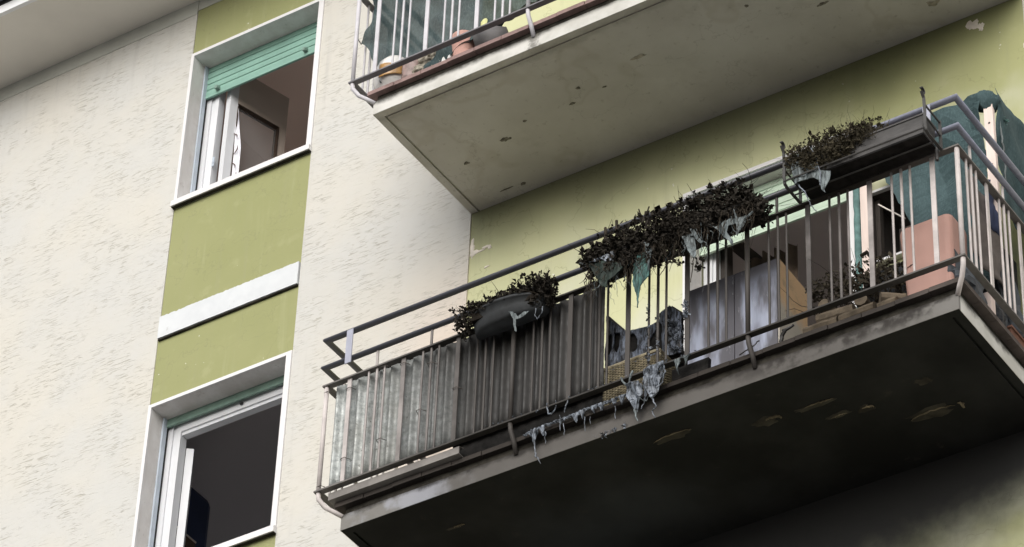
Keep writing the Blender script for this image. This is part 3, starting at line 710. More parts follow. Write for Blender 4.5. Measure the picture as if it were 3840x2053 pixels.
def balcony(dz, lower):
    lab = 'soot blackened lower balcony with burnt railing and charred black underside' if lower else 'upper balcony with pale lilac grey railing and stained grey underside'
    b = empty('balcony', (1.86, -.5, dz), lab, 'balcony', 'balconies stacked on the facade')
    st, ba, tu = (M['steel_lo'], M['bar_lo'], M['tube']) if lower else (M['steel'], M['bar'], M['tube'])
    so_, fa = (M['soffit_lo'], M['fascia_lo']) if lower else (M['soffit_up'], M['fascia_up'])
    # slab: underside with a drip groove, fascia faces as 2 mm proud bands
    m = MB(); xs = [SX0, SX0 + .047, SX0 + .062, SX1 - .062, SX1 - .047, SX1]; ys = [SY, SY + .045, SY + .056, .009]
    relief(m, xs, ys, dz, lambda i, j: (.014 if (i in (1, 3) and j >= 1) else (.006 if (j == 1 and 1 <= i <= 3 and not lower) else 0)))
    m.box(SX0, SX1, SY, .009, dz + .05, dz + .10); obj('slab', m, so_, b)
    m = MB(); m.box(SX0 - .002, SX1 + .002, SY - .003, SY - .0004, dz + .0005, dz + .10); m.box(SX0 - .003, SX0 - .0004, SY - .0004, .0, dz + .0005, dz + .10); m.box(SX1 + .0004, SX1 + .003, SY - .0004, .0, dz + .0005, dz + .10)
    obj('fascia', m, fa, b)
    m = MB(); m.box(SX0 + .012, SX1 - .012, SY + .014, .008, dz + .1002, dz + .150); obj('mortar_bed', jitter(m, .003, 12), M['grime_shade'], b)
    # tiles along the front edge, one by one, then the floor behind
    nt = 20; tw = (SX1 - SX0 + .08) / nt; tme = None
    for k in range(nt):
        m = MB(); dy = rng.uniform(-.004, .004); m.box(SX0 - .04 + tw * k + .002, SX0 - .04 + tw * (k + 1) - .002, SY - .022 + dy, SY + .17, dz + .1505 + rng.uniform(0, .0015), dz + .179)
        obj('tile', m, M['tile_lo'] if lower else M['tile'], b)
    for side in (0, 1):
        for k in range(5):
            m = MB(); ya = SY + .172 + .173 * k; xa, xb = (SX0 - .04, SX0 + .14) if side == 0 else (SX1 - .14, SX1 + .04)
            m.box(xa, xb, ya, min(ya + .170, .006), dz + .1505, dz + .179); obj('tile', m, M['tile_lo'] if lower else M['tile'], b)
    m = MB(); m.box(SX0 + .142, SX1 - .142, SY + .172, .006, dz + .1505, dz + .178); obj('floor', m, M['tile_lo'] if lower else M['tile'], b)
    # flat bars, front and returns
    for z, h in ((ZB, .010), (ZT, .010)):
        m = MB(); w_ = .019
        m.box(RL - w_, RR + w_, RY - w_, RY + w_, dz + z - h, dz + z); obj('rail', m, ba, b)
        for xx in (RL, RR):
            m = MB(); m.box(xx - w_, xx + w_, RY + w_ + .0005, .008, dz + z - h, dz + z); obj('rail', m, ba, b)
    # round posts with a cranked foot running back into the slab edge
    posts = [(RL, RY), (FI[3], RY), (FI[7], RY), (RR, RY)]
    for i, (x, y) in enumerate(posts):
        m = MB(); r = .0135; m.tube([(x, y, dz + ZT - .010), (x, y, dz + ZB + .0005)], r, 10)
        if i in (1, 2): foot = [(x, y, dz + ZB - .010), (x, y + .006, dz + ZB - .05), (x + .004, y + .035, dz + ZB - .11), (x + .004, y + .066, dz + .085)]
        else:
            sx = 1 if i == 0 else -1
            ex = abs((SX0 if i == 0 else SX1) - x) + .004; q_ = sx * ex
            foot = [(x, y, dz + ZB - .010), (x + q_ * .03, y + .003, dz + ZB - .05), (x + q_ * .3, y + .022, dz + ZB - .105), (x + q_ * .65, y + .045, dz + .125), (x + q_, y + .070, dz + .092)]
        m.tube(foot, r, 10); obj('post', m, st, b, smooth=True)
    # flat uprights and thin rods of the front
    bars = [x for i, x in enumerate(FI) if i not in (3, 7)]
    fm = None; rm = None; rt = None
    def upright(kind, x, y, z0, z1, side=False):
        m = MB()
        if kind == 'flat':
            if side: m.box(x - .004, x + .004, y - .0135, y + .0135, z0, z1)
            else: m.box(x - .0135, x + .0135, y - .004, y + .004, z0, z1)
            n_ = 'flat_upright'
        else: m.tube([(x, y, z0), (x, y, z1)], .0066 if kind == 'rod' else .0078, 6); n_ = 'baluster'
        obj(n_, m, st, b)
    za, zb = dz + ZB + .0005, dz + ZT - .0105
    for x in bars: upright('flat', x, RY, za, zb)
    for i in range(10):
        for k, off in enumerate((.128, .183, .234)):
            upright('mid' if k == 1 else 'rod', FI[i] + off, RY, za, zb)
            if k == 1: upright('mid', FI[i] + off, RY - .006, dz + ZT + .0005, dz + ZH1 - .010)
    for xx in (RL, RR):
        for k in range(3):
            for q, off in enumerate((.098, .150, .205)):
                y = RY + off + .365 * k
                if y < -.02:
                    upright('mid' if q == 1 else 'rod', xx, y, za, zb)
                    if q == 1: upright('mid', xx, y, dz + ZT + .0005, dz + ZH1 - .010)
            y = RY + .323 + .365 * k
            if y < -.02: upright('flat', xx, y, za, zb, True)
    # double tube handrail with returns, joined by flat plates
    for z, r in ((ZH1, .0165), (ZH2, .0175)):
        xa, xb, yy = RL - .018, RR + .016, RY - .012
        m = MB(); m.tube([(xa, .008, dz + z), (xa, yy, dz + z), (xb, yy, dz + z), (xb, .008, dz + z)], r, 18); obj('handrail', m, tu, b, smooth=True)
    for x in (FI[0], FI[10]):
        m = MB(); m.box(x - .021, x + .021, RY - .036, RY - .030, dz + ZH1 - .045, dz + ZH2 - .004); obj('rail_plate', m, M['steel'] if not lower else M['plate'], b)
    # spalls and flaking paint under the slab
    def patch(x, y, rx, ry, seed, mat, nm, th=.006):
        n = 26; pts = []
        for i in range(n):
            q = 2 * pi * i / n; k = 1 + .6 * nz(cos(q) * 1.7 + seed, sin(q) * 1.7, seed) + .3 * nz(cos(q) * 5 + seed, sin(q) * 5)
            pts.append((x + rx * k * cos(q), y + ry * k * sin(q)))
        mm = MB(); mm.add([(a, c, dz + .001) for a, c in pts] + [(a + (x - a) * .2, c + (y - c) * .2, dz - th * (1 + .5 * nz(a * 30, c * 30))) for a, c in pts], [[i, (i+1) % n, n + (i+1) % n, n + i] for i in range(n)] + [[n + i for i in range(n)]])
        obj(nm, mm, mat, b)
    if lower:
        for x, y, rx, ry, sd in ((2.45, -.73, .075, .035, 1), (2.937, -.565, .05, .03, 3), (3.22, -.365, .14, .045, 4), (2.80, -.59, .07, .02, 6), (1.98, -.86, .12, .03, 7), (2.72, -.72, .12, .02, 8), (.55, -.76, .05, .012, 11), (3.30, -.62, .05, .03, 13)):
            patch(x, y, rx, ry, sd, M['flakedark'], 'flaking_paint', .004)
        # peeled edges that still hang and catch the light
        for x, y, rx, ry, a0, a1, r_, sd in ((2.49, -.728, .045, .022, -2.6, .6, .006, 1), (2.95, -.565, .035, .018, -2.4, .2, .0045, 2), (3.22, -.355, .13, .03, -2.9, -.3, .0045, 3), (3.36, -.35, .02, .03, -1.2, 1.0, .006, 4), (1.98, -.855, .13, .03, -2.8, -.6, .0028, 5), (2.75, -.72, .10, .016, -2.4, -.5, .003, 6), (2.80, -.575, .06, .016, -2.6, -.7, .0025, 7), (.57, -.755, .045, .012, -2.2, -.4, .004, 8)):
            mm = MB(); n = 16; mm.tube([(x + rx * cos(a0 + (a1 - a0) * k / n) + .008 * nz(k * .8, sd), y + ry * sin(a0 + (a1 - a0) * k / n) + .008 * nz(k * .7, sd + 4), dz - .004 - .004 * abs(nz(k * .5, sd))) for k in range(n + 1)], [r_ * (.25 + sin(pi * k / n)) * (1 + .7 * nz(k * 1.3, sd)) for k in range(n + 1)], 5)
            obj('peeled_edge', mm, M['flake'], b)
    else:
        for x, y, rx, ry, sd in ((.545, -.462, .028, .016, 1), (.575, -.455, .016, .010, 12), (.737, -.537, .015, .010, 2), (.233, -.4, .020, .012, 3), (1.163, -.62, .017, .010, 4), (1.06, -.524, .022, .008, 5), (1.603, -.666, .05, .014, 6), (.425, -.069, .022, .012, 7), (2.348, -.713, .012, .012, 8), (2.733, -.507, .04, .012, 9), (3.26, -.19, .04, .022, 10), (.31, -.08, .05, .006, 14), (1.30, -.55, .015, .006, 15)):
            patch(x, y, rx, ry, sd, M['pit'] if sd not in (6, 10) else M['flakelight'], 'spall', .003)
    return b
M['plate'] = simple("pale_blue_grey_plate", (.36, .37, .44), .5, .1, 9)
M['flakelight'] = simple("blistered_soffit_paint", (.36, .33, .27), .9, .3, 30, .1, bump=.5)
up = balcony(FL, False); lo = balcony(0, True)

# ------------------------------------------------------------------ things on the lower balcony
G_PL = 'planters hung on the lower railing'; G_DP = 'dead plants in the hung planters'
# corrugated sheet tied behind the left half of the railing
cs = empty('corrugated_sheet', (.8, -1.072, .29), 'galvanised corrugated sheet behind the left railing half, pale at left, sooty at right', 'metal sheet')
m = MB(); nx = 24 * 12
def cor(u, v):
    x = -.083 + 1.742 * u; z = .290 + .713 * v + (.006 * nz(x * 11) if v > .9 or v < .1 else 0)
    return (x, -1.050 - .027 * (.5 + .5 * cos(2 * pi * x / .0735)) ** 1.7 + .004 * nz(x * 3, z * 2), z)
m.grid(nx, 8, cor); obj('sheet', m, M['galv'], cs, smooth=True, solid=.0012)
for x, z in ((FI[0], .90), (FI[0], .42), (FI[0] + .235, .46), (FI[1] + .128, .56), (FI[2], .62), (FI[0] + .234, .96), (FI[1], .93), (RL + .01, .93), (FI[1] + .183, .86), (RL + .01, .285)):
    m = MB(); m.tube([(x - .024, -1.085, z), (x - .015, RY - .012, z + .002), (x + .012, RY - .013, z + .004), (x + .022, RY - .006, z - .002), (x + .026, -1.085, z + .006)], .0022, 5); obj('wire_tie', m, M['wire'], cs)
m = MB(); m.tube([(-.02, -1.03, 1.015), (.0, -1.03, 1.035), (.60, -1.03, 1.035), (.63, -1.03, 1.005)], .011, 8); tag(obj('black_rod', m, M['char'], smooth=True), 'black bent rod standing behind the pale end of the corrugated sheet', 'rod')
# metal channel lying along the floor edge under the sheet
m = MB(); pf = [(-1.098, .186), (-1.098, .232), (-1.058, .247), (-1.056, .242), (-1.092, .228), (-1.092, .190), (-1.03, .188), (-1.03, .183)]
m.add([(x, y, z) for x in (-.06, .79) for y, z in pf], [[i, (i+1) % 8, 8 + (i+1) % 8, 8 + i] for i in range(8)] + [list(range(8)), [8 + i for i in range(8)][::-1]])
tag(obj('metal_channel', m, simple("dull_zinc_channel", (.20, .185, .17), .55, .2, 8, .4)), 'dull bent metal channel lying on the floor edge below the corrugated sheet', 'metal strip')
m = MB(); m.box(.70, 1.645, -1.03, -1.01, .182, .33); tag(obj('charred_board', jitter(m, .006, 9), M['char']), 'long charred board standing on the floor edge under the corrugated sheet', 'board')

def planter_shell(mb, x0, x1, y0, y1, z0, z1, taper=.02, wall=.008, rim=.012, n=1):
    """open trough: outer, inner walls, rolled rim"""
    def ring(a, z): return [(x0 + a, y0 + a * .8, z), (x1 - a, y0 + a * .8, z), (x1 - a, y1 - a * .5, z), (x0 + a, y1 - a * .5, z)]
    vs = ring(taper, z0) + ring(0, z1 - rim) + ring(-rim * .7, z1 - rim) + ring(-rim * .7, z1) + ring(wall, z1) + ring(taper + wall, z0 + .05)
    fs = [[3, 2, 1, 0]]
    for k in range(5):
        for i in range(4): fs.append([k*4+i, k*4+(i+1) % 4, (k+1)*4+(i+1) % 4, (k+1)*4+i])
    fs.append([20, 21, 22, 23]); return mb.add(vs, fs)

def sag(mb, n, amp, freq, seed):
    return mb

# 1: bowed grey-blue trough over the corrugated sheet
p1 = empty('planter', (1.13, -1.2, .87), 'grey blue bowed plastic planter trough sagging over the corrugated sheet', 'planter', G_PL)
m = MB(); NU, rows = 33, [(.0, .70), (.12, .80), (.45, .92), (.86, 1.0), (.87, 1.05), (1.0, 1.06), (.99, .96), (.6, .90)]
def tro(x0, x1, yb, dep, zb0, zb1, zt_fn):
    vs = []
    for (h, k) in rows:
        for i in range(NU):
            t = i / (NU - 1); q = pi * t
            x = (x0 + x1) / 2 - (x1 - x0) / 2 * cos(q) * (.86 + .14 * k)
            y = yb - dep * k * (sin(q) ** .55)
            zt = zt_fn(t); zb = zb0 + (zb1 - zb0) * t
            vs.append((x, y, zb + (zt - zb) * h + .004 * nz(x * 14, h * 4)))
    fs = [[r * NU + i, r * NU + i + 1, (r + 1) * NU + i + 1, (r + 1) * NU + i] for r in range(len(rows) - 1) for i in range(NU - 1)]
    fs.append(list(range(NU))); k0 = (len(rows) - 1) * NU; fs.append([k0 + i for i in range(NU)])
    return vs, fs
m.add(*tro(.905, 1.365, -1.138, .125, .868, .872, lambda t: .972 + .030 * sin(pi * t) - .035 * t)); m.box(.93, 1.34, -1.138, -1.132, .87, .99)
obj('trough', m, M['trough'], p1, smooth=True)
m = MB(); m.box(.93, 1.33, -1.24, -1.14, .925, .972); obj('soil', jitter(m, .01, 9), M['soil'], p1)
TEAR = [(1.175, 0.889), (1.209, 0.867), (1.238, 0.826), (1.271, 0.849), (1.305, 0.842), (1.266, 0.815), (1.225, 0.81), (1.225, 0.737), (1.215, 0.742), (1.208, 0.824)]
sheet('melted_tear', TEAR, -1.245, M['ash_pale'], p1, thick=.005)
m = MB(); strand(m, [(1.335, -1.22, .86), (1.33, -1.225, .82), (1.345, -1.225, .78)], .003, .0015); strand(m, [(1.37, -1.21, .865), (1.365, -1.215, .82), (1.345, -1.22, .79)], .003, .001); obj('melted_string', m, M['ash'], p1)

def in_prism(x0, x1, y0, y1, zlo, zhi, clump=0):
    def f(r):
        x = r.uniform(x0, x1); y = r.uniform(y0, y1); lo_, hi_ = zlo(x), zhi(x) * (1 - 0) + .03 * nz(x * 16, y * 9, clump + 3) + .02 * nz(x * 40, y * 20, clump)
        return (x, y, lo_ + (hi_ - lo_) * r.random() ** .75)
    return f
d1 = empty('dead_plant', (1.1, -1.2, .97), 'black dead bush spilling from the grey blue trough', 'plant', G_DP)
m = MB(); leaves(m, 910, in_prism(.90, 1.39, -1.27, -1.09, lambda x: .965, lambda x: 1.035 + .055 * (x - .9) / .45), .0185, 11)
leaves(m, 78, in_prism(.79, .92, -1.26, -1.12, lambda x: .96, lambda x: 1.08), .0185, 12); leaves(m, 70, in_prism(.82, .93, -1.26, -1.15, lambda x: .87, lambda x: .97), .0185, 13)
leaves(m, 210, in_prism(1.31, 1.42, -1.26, -1.13, lambda x: .88, lambda x: 1.05), .0185, 14)
obj('foliage', m, M['deadleaf'], d1)
m = MB(); twigs(m, 40, lambda r: (r.uniform(.86, 1.40), r.uniform(-1.25, -1.12), .95), .6, .13, .0028, 15); twigs(m, 10, lambda r: (.90, -1.18, .96), 1.6, .12, .0025, 16); obj('stem', m, M['stem'], d1)

# 2: first burnt planter
p2 = empty('planter', (1.9, -1.2, .9), 'collapsed burnt black planter with silvery melted rim, left of the two charred ones', 'planter', G_PL)
m = MB(); planter_shell(m, 1.69, 2.11, -1.275, -1.138, .885, 1.01, .03)
bmn = jitter(m, .022, 7); obj('trough', bmn, M['char'], p2, sub=1)
m = MB(); m.box(1.71, 2.09, -1.25, -1.15, .96, 1.03); obj('soil', jitter(m, .012, 11), M['soil'], p2)
TEAL = [(1.973, 0.774), (1.991, 0.791), (2.027, 0.786), (2.063, 0.801), (2.066, 0.75), (2.037, 0.712), (2.019, 0.69), (2.009, 0.65), (2.003, 0.608), (2.005, 0.558), (1.999, 0.558), (1.995, 0.631), (1.983, 0.685), (1.971, 0.745)]
TEAL = [(1.975, .90), (2.05, .91)] + TEAL[3:]
SILVER = [(1.705, 0.972), (1.729, 0.985), (1.785, 0.976), (1.83, 0.982), (1.857, 1.001), (1.862, 0.979), (1.854, 0.932), (1.822, 0.93), (1.785, 0.961), (1.744, 0.963)]
LOWG = [(1.699, 0.971), (1.847, 0.935), (1.921, 0.85), (1.867, 0.81), (1.822, 0.799), (1.813, 0.765), (1.781, 0.786), (1.762, 0.844), (1.728, 0.903)]
SPIKE = [(2.050, 0.963), (2.105, 0.923), (2.086, 0.843), (2.078, 0.767), (2.072, 0.77), (2.064, 0.853)]
sheet('melted_rag', TEAL, -1.275, M['teal'], p2, thick=.004, warp=.03)
sheet('melted_rim', SILVER, -1.29, M['ash'], p2, thick=.005)
sheet('melted_side', LOWG, -1.285, M['lowgreen'], p2, thick=.006, warp=.03)
sheet('melted_spike', SPIKE, -1.29, M['ash_pale'], p2, thick=.005)
m = MB(); m.tube([(1.62, -1.25, 1.03), (1.70, -1.24, .985)], .008, 6); strand(m, [(1.83, -1.28, .99), (1.855, -1.285, .94), (1.85, -1.285, .88)], .004, .002); strand(m, [(1.99, -1.285, .88), (2.03, -1.285, .75), (2.055, -1.285, .66)], .0018, .001, .012); strand(m, [(1.87, -1.285, .83), (1.90, -1.285, .76), (1.935, -1.285, .70)], .0018, .001, .012); strand(m, [(1.79, -1.285, .80), (1.765, -1.285, .78), (1.72, -1.28, .79)], .003, .001, .01); obj('melted_string', m, M['ash_pale'], p2)
d2 = empty('dead_plant', (1.9, -1.2, 1.0), 'charred plant mass with upright twigs in the left burnt planter', 'plant', G_DP)
m = MB(); leaves(m, 640, in_prism(1.64, 2.14, -1.29, -1.10, lambda x: .97, lambda x: 1.075 + .085 * min(1, (x - 1.64) / .2)), .026, 21); leaves(m, 735, in_prism(1.80, 2.13, -1.31, -1.2, lambda x: .84, lambda x: 1.02), .0185, 22); leaves(m, 280, in_prism(1.66, 1.82, -1.30, -1.2, lambda x: .96, lambda x: 1.06), .0185, 24)
obj('foliage', m, M['deadleaf'], d2)
m = MB(); twigs(m, 60, lambda r: (r.uniform(1.66, 2.12), r.uniform(-1.27, -1.12), 1.0), .4, .20, .003, 23)
for x, h in ((1.74, 1.27), (1.81, 1.29)): m.tube([(x + .02, -1.2, 1.0), (x + .012, -1.2, 1.15), (x, -1.19, h)], [.009, .009, .008], 6)
m.tube([(2.0, -1.2, 1.05), (1.985, -1.2, 1.2), (1.955, -1.2, 1.30)], .004, 5); m.tube([(1.985, -1.2, 1.2), (2.02, -1.2, 1.29)], .004, 5); obj('stem', m, M['stem'], d2)

# 3: second burnt planter
p3 = empty('planter', (2.4, -1.2, .93), 'burnt black planter hung with grey melted rags, right of the two charred ones', 'planter', G_PL)
m = MB(); planter_shell(m, 2.14, 2.69, -1.275, -1.138, .90, 1.01, .03); obj('trough', jitter(m, .018, 6), M['char'], p3, sub=1)
m = MB(); m.box(2.16, 2.67, -1.25, -1.15, .96, 1.03); obj('soil', jitter(m, .012, 11), M['soil'], p3)
GREYA = [(2.428, 0.93), (2.477, 0.886), (2.537, 0.911), (2.611, 0.884), (2.601, 0.86), (2.557, 0.857), (2.547, 0.822), (2.581, 0.758), (2.586, 0.711), (2.576, 0.732), (2.532, 0.795), (2.487, 0.87)]
GREYB = [(2.6, 0.945), (2.617, 0.885), (2.666, 0.89), (2.642, 0.836), (2.622, 0.805), (2.611, 0.765), (2.604, 0.785), (2.607, 0.845)]
GREYC = [(2.287, 0.893), (2.328, 0.903), (2.353, 0.889), (2.355, 0.832), (2.368, 0.743), (2.358, 0.727), (2.338, 0.744), (2.318, 0.803)]
GREYD = [(2.333, 0.932), (2.354, 0.921), (2.394, 0.831), (2.414, 0.814), (2.404, 0.802), (2.379, 0.827), (2.344, 0.891)]
for q, o_ in enumerate((GREYA, GREYB, GREYC, GREYD)): sheet('melted_rag', o_, -1.285 - .004 * q, M['ash_pale'], p3, thick=.004, warp=.035)
m = MB(); strand(m, [(2.36, -1.285, .93), (2.395, -1.29, .84), (2.40, -1.29, .76)], .003, .0015); strand(m, [(2.70, -1.28, .90), (2.655, -1.29, .86), (2.63, -1.29, .80)], .006, .003); obj('melted_string', m, M['ash_pale'], p3)
d3 = empty('dead_plant', (2.4, -1.2, 1.0), 'tall mound of black dead foliage in the right burnt planter', 'plant', G_DP)
m = MB(); leaves(m, 1000, in_prism(2.08, 2.68, -1.29, -1.09, lambda x: .97, lambda x: 1.178 - .09 * max(0, (x - 2.5) / .18)), .026, 31)
leaves(m, 805, in_prism(2.10, 2.52, -1.31, -1.2, lambda x: .88 + .05 * (x - 2.1), lambda x: 1.02), .0185, 37); leaves(m, 157, in_prism(2.66, 2.74, -1.27, -1.15, lambda x: .90, lambda x: 1.03), .0185, 32); leaves(m, 26, in_prism(2.17, 2.28, -1.29, -1.25, lambda x: .74, lambda x: .86), .017, 33); leaves(m, 18, in_prism(2.33, 2.40, -1.29, -1.25, lambda x: .66, lambda x: .74), .017, 34)
obj('foliage', m, M['deadleaf'], d3)
m = MB(); twigs(m, 70, lambda r: (r.uniform(2.1, 2.68), r.uniform(-1.27, -1.12), 1.0), .5, .22, .0028, 35); twigs(m, 18, lambda r: (r.uniform(2.55, 2.68), -1.2, 1.0), 1.4, .22, .0018, 36)
strand(m, [(2.24, -1.28, .90), (2.22, -1.285, .80), (2.14, -1.285, .70)], .003, .002, .01); strand(m, [(2.34, -1.28, .80), (2.345, -1.285, .70), (2.33, -1.285, .58)], .003, .002, .01); obj('stem', m, M['stem'], d3)

def hanging(mb, n, x0, x1, z0, seed, lmax=.2):
    r = random.Random(seed)
    for _ in range(n):
        x = r.uniform(x0, x1); z = z0 + r.uniform(-.03, .04); L = lmax * r.random() ** 1.8 + .03; y = r.uniform(-1.30, -1.25)
        strand(mb, [(x, y, z), (x + r.gauss(0, .015), y, z - L * .5), (x + r.gauss(0, .03), y + r.gauss(0, .008), z - L)], r.uniform(.0012, .003), .0008, .014, 4)
m = MB(); hanging(m, 80, 1.66, 2.13, .92, 91, .20); obj('hanging_string', m, M['stem'], d2)['kind'] = 'stuff'
m = MB(); hanging(m, 12, 1.70, 2.10, .88, 92, .20); obj('hanging_string', m, M['ash_pale'], p2)['kind'] = 'stuff'
m = MB(); hanging(m, 110, 2.10, 2.70, .94, 93, .20); obj('hanging_string', m, M['stem'], d3)['kind'] = 'stuff'
m = MB(); hanging(m, 16, 2.16, 2.68, .90, 94, .18); obj('hanging_string', m, M['ash_pale'], p3)['kind'] = 'stuff'
# 4: long planter on a bracket with scrolled arms
p4 = empty('planter', (3.3, -1.22, .98), 'long dusty grey planter box on a scrolled iron bracket at the right end', 'planter', G_PL)
P4 = (2.945, 3.705, -1.295, -1.165, .985, 1.105)
m = MB(); planter_shell(m, *P4, .008, .006, .010)
m.box(P4[0] + .004, P4[1] - .004, P4[2] - .004, P4[2] + .012, 1.012, 1.028)
obj('trough', m, M['troughdark'], p4)
m = MB(); m.box(2.96, 3.70, -1.292, -1.135, .972, .9845); obj('tray', jitter(m, .003, 9), M['char'], p4)
m = MB(); m.box(P4[0] + .02, P4[1] - .02, P4[2] + .015, P4[3] - .015, 1.05, 1.085); obj('soil', m, M['soil'], p4)
TORN = [(2.943, 1.095), (3.093, 1.057), (3.116, 0.974), (3.177, 0.94), (3.169, 0.879), (3.143, 0.826), (3.149, 0.802), (3.131, 0.824), (3.108, 0.913), (3.078, 0.941), (3.015, 0.954), (2.965, 0.947)]
sheet('melted_side', TORN, -1.312, M['ash_pale'], p4, thick=.005, warp=.02)
m = MB(); strand(m, [(3.06, -1.32, 1.17), (3.10, -1.325, 1.06), (3.125, -1.325, .93), (3.12, -1.325, .86)], .0035, .003, .01); strand(m, [(2.99, -1.315, 1.16), (2.995, -1.32, 1.10)], .003, .0015, .01); strand(m, [(2.97, -1.30, .955), (3.02, -1.305, .88), (3.05, -1.30, .78), (3.08, -1.30, .72)], .004, .002, .014)
m.tube([(2.958, -1.302, 1.12), (2.962, -1.306, 1.05), (2.97, -1.306, .97)], .0022, 4); obj('melted_string', m, M['ash'], p4)
d4 = empty('dead_plant', (3.2, -1.23, 1.08), 'dry olive brown tangle of dead foliage in the long planter box', 'plant', G_DP)
m = MB(); leaves(m, 1500, in_prism(2.92, 3.40, -1.345, -1.17, lambda x: 1.045 + .06 * max(0, x - 3.1), lambda x: 1.175 + .035 * sin((x - 2.9) * 6.5)), .015, 41); leaves(m, 420, in_prism(3.02, 3.32, -1.345, -1.30, lambda x: .985 + .1 * abs(x - 3.15), lambda x: 1.09), .014, 44); leaves(m, 120, in_prism(3.30, 3.46, -1.29, -1.18, lambda x: 1.10, lambda x: 1.22), .016, 42)
leaves(m, 500, in_prism(2.93, 3.42, -1.35, -1.17, lambda x: 1.05, lambda x: 1.20), .009, 45); obj('foliage', m, M['dryleaf'], d4)
m = MB(); twigs(m, 420, lambda r: (r.uniform(2.93, 3.44), r.uniform(-1.33, -1.17), r.uniform(1.04, 1.13)), 1.3, .15, .0016, 43); obj('stem', m, M['dryleaf2'], d4)
br = empty('planter_bracket', (3.3, -1.22, .97), 'dark iron planter bracket with scroll topped arms holding the long planter', 'bracket')
def flatbar(mb, pts, w_, t_):
    P = [Vector(p) for p in pts]; vs = []
    for i, p in enumerate(P):
        a = (P[min(i+1, len(P)-1)] - P[max(i-1, 0)]).normalized(); nrm = Vector((1, 0, 0)).cross(a).normalized()
        for sx, sn in ((-1, -1), (1, -1), (1, 1), (-1, 1)): vs.append(p + Vector((sx * w_ / 2, 0, 0)) + nrm * sn * t_ / 2)
    fs = [[i*4+k, i*4+(k+1) % 4, (i+1)*4+(k+1) % 4, (i+1)*4+k] for i in range(len(P)-1) for k in range(4)] + [[3, 2, 1, 0], [len(P)*4-4+k for k in range(4)]]
    mb.add(vs, fs)
for xx in (2.905, 3.722):
    m = MB(); sc = [(xx, -1.305 + .022 * cos(a) * (1 - .05 * i) - .020, 1.225 + .022 * sin(a) * (1 - .05 * i)) for i, a in enumerate([pi * 1.15 + .55 * k for k in range(10)][::-1])]
    flatbar(m, sc + [(xx, -1.312, 1.19), (xx, -1.308, 1.10), (xx, -1.312, 1.02), (xx, -1.306, .978), (xx, -1.28, .968), (xx, -1.18, .968), (xx, -1.142, .968)], .016, .006)
    flatbar(m, [(xx, -1.142, .968), (xx, -1.143, 1.10), (xx, -1.144, 1.16)], .016, .006); m.tube([(xx, -1.312, 1.15), (xx, -1.146, 1.15)], .006, 6); m.tube([(xx, -1.312, 1.075), (xx, -1.146, 1.06)], .005, 6)
    obj('arm', m, M['hook'], br)
m = MB(); m.tube([(2.905, -1.32, .985), (3.722, -1.32, .985)], .005, 6); obj('cross_bar', m, M['hook'], br)
m = MB(); m.tube([(2.905, -1.22, .962), (3.722, -1.22, .962)], .005, 6); obj('cross_bar', m, M['hook'], br)
m = MB(); m.tube([(3.70, -1.15, .985), (3.70, -1.15, .90)], .010, 6); obj('clamp_bolt', m, M['hook'], br)

# wicker basket
wb = empty('wicker_basket', (1.82, -.92, .18), 'straw coloured woven wicker basket behind the bars, scorched on top', 'basket')
bx0, bx1, by0, by1, bz0, bz1 = 1.652, 1.992, -1.035, -.80, .182, .442
path = [(bx0, by0), (bx1, by0), (bx1, by1), (bx0, by1)]
def per(s_):
    L = [bx1 - bx0, by1 - by0, bx1 - bx0, by1 - by0]; s_ = s_ % sum(L)
    for k in range(4):
        if s_ <= L[k] or k == 3:
            t = s_ / L[k]; a, b_ = path[k], path[(k + 1) % 4]; n_ = ((0, -1), (1, 0), (0, 1), (-1, 0))[k]
            return a[0] + (b_[0] - a[0]) * t, a[1] + (b_[1] - a[1]) * t, n_
        s_ -= L[k]
m = MB(); tot = 2 * (bx1 - bx0 + by1 - by0); NS = 200; NR = 32; hh = (bz1 - bz0) / NR
for r_ in range(NR):
    vs = []
    for i in range(NS):
        x, y, n_ = per(tot * i / NS); a = .0034 * (1 if ((i // 3 + r_) % 2) else -1); z = bz0 + hh * r_ + .0012 * nz(i * .4, r_) - (.025 * (1 if r_ > 28 and nz(x * 9, 2) > .1 else 0))
        for q, (o_, zz_) in enumerate(((a - .001, -.0006), (a + .0042, hh * .5), (a - .001, hh + .0004))): vs.append((x + n_[0] * o_, y + n_[1] * o_, z + zz_))
    m.add(vs, [[i*3+q, ((i+1) % NS)*3+q, ((i+1) % NS)*3+q+1, i*3+q+1] for i in range(NS) for q in range(2)])
wv = obj('weave', m, M['wicker'], wb, smooth=False); wv['kind'] = 'stuff'
m = MB(); m.box(bx0 + .006, bx1 - .006, by0 + .007, by1 - .006, bz0, bz1 - .012); obj('lining', m, M['wickerdark'], wb)
m = MB(); P = [per(tot * i / 60) for i in range(61)]; m.tube([(p[0], p[1], bz1 + .004 + .003 * nz(i * .5)) for i, p in enumerate(P)], .009, 6); obj('rim', m, M['wicker'], wb)

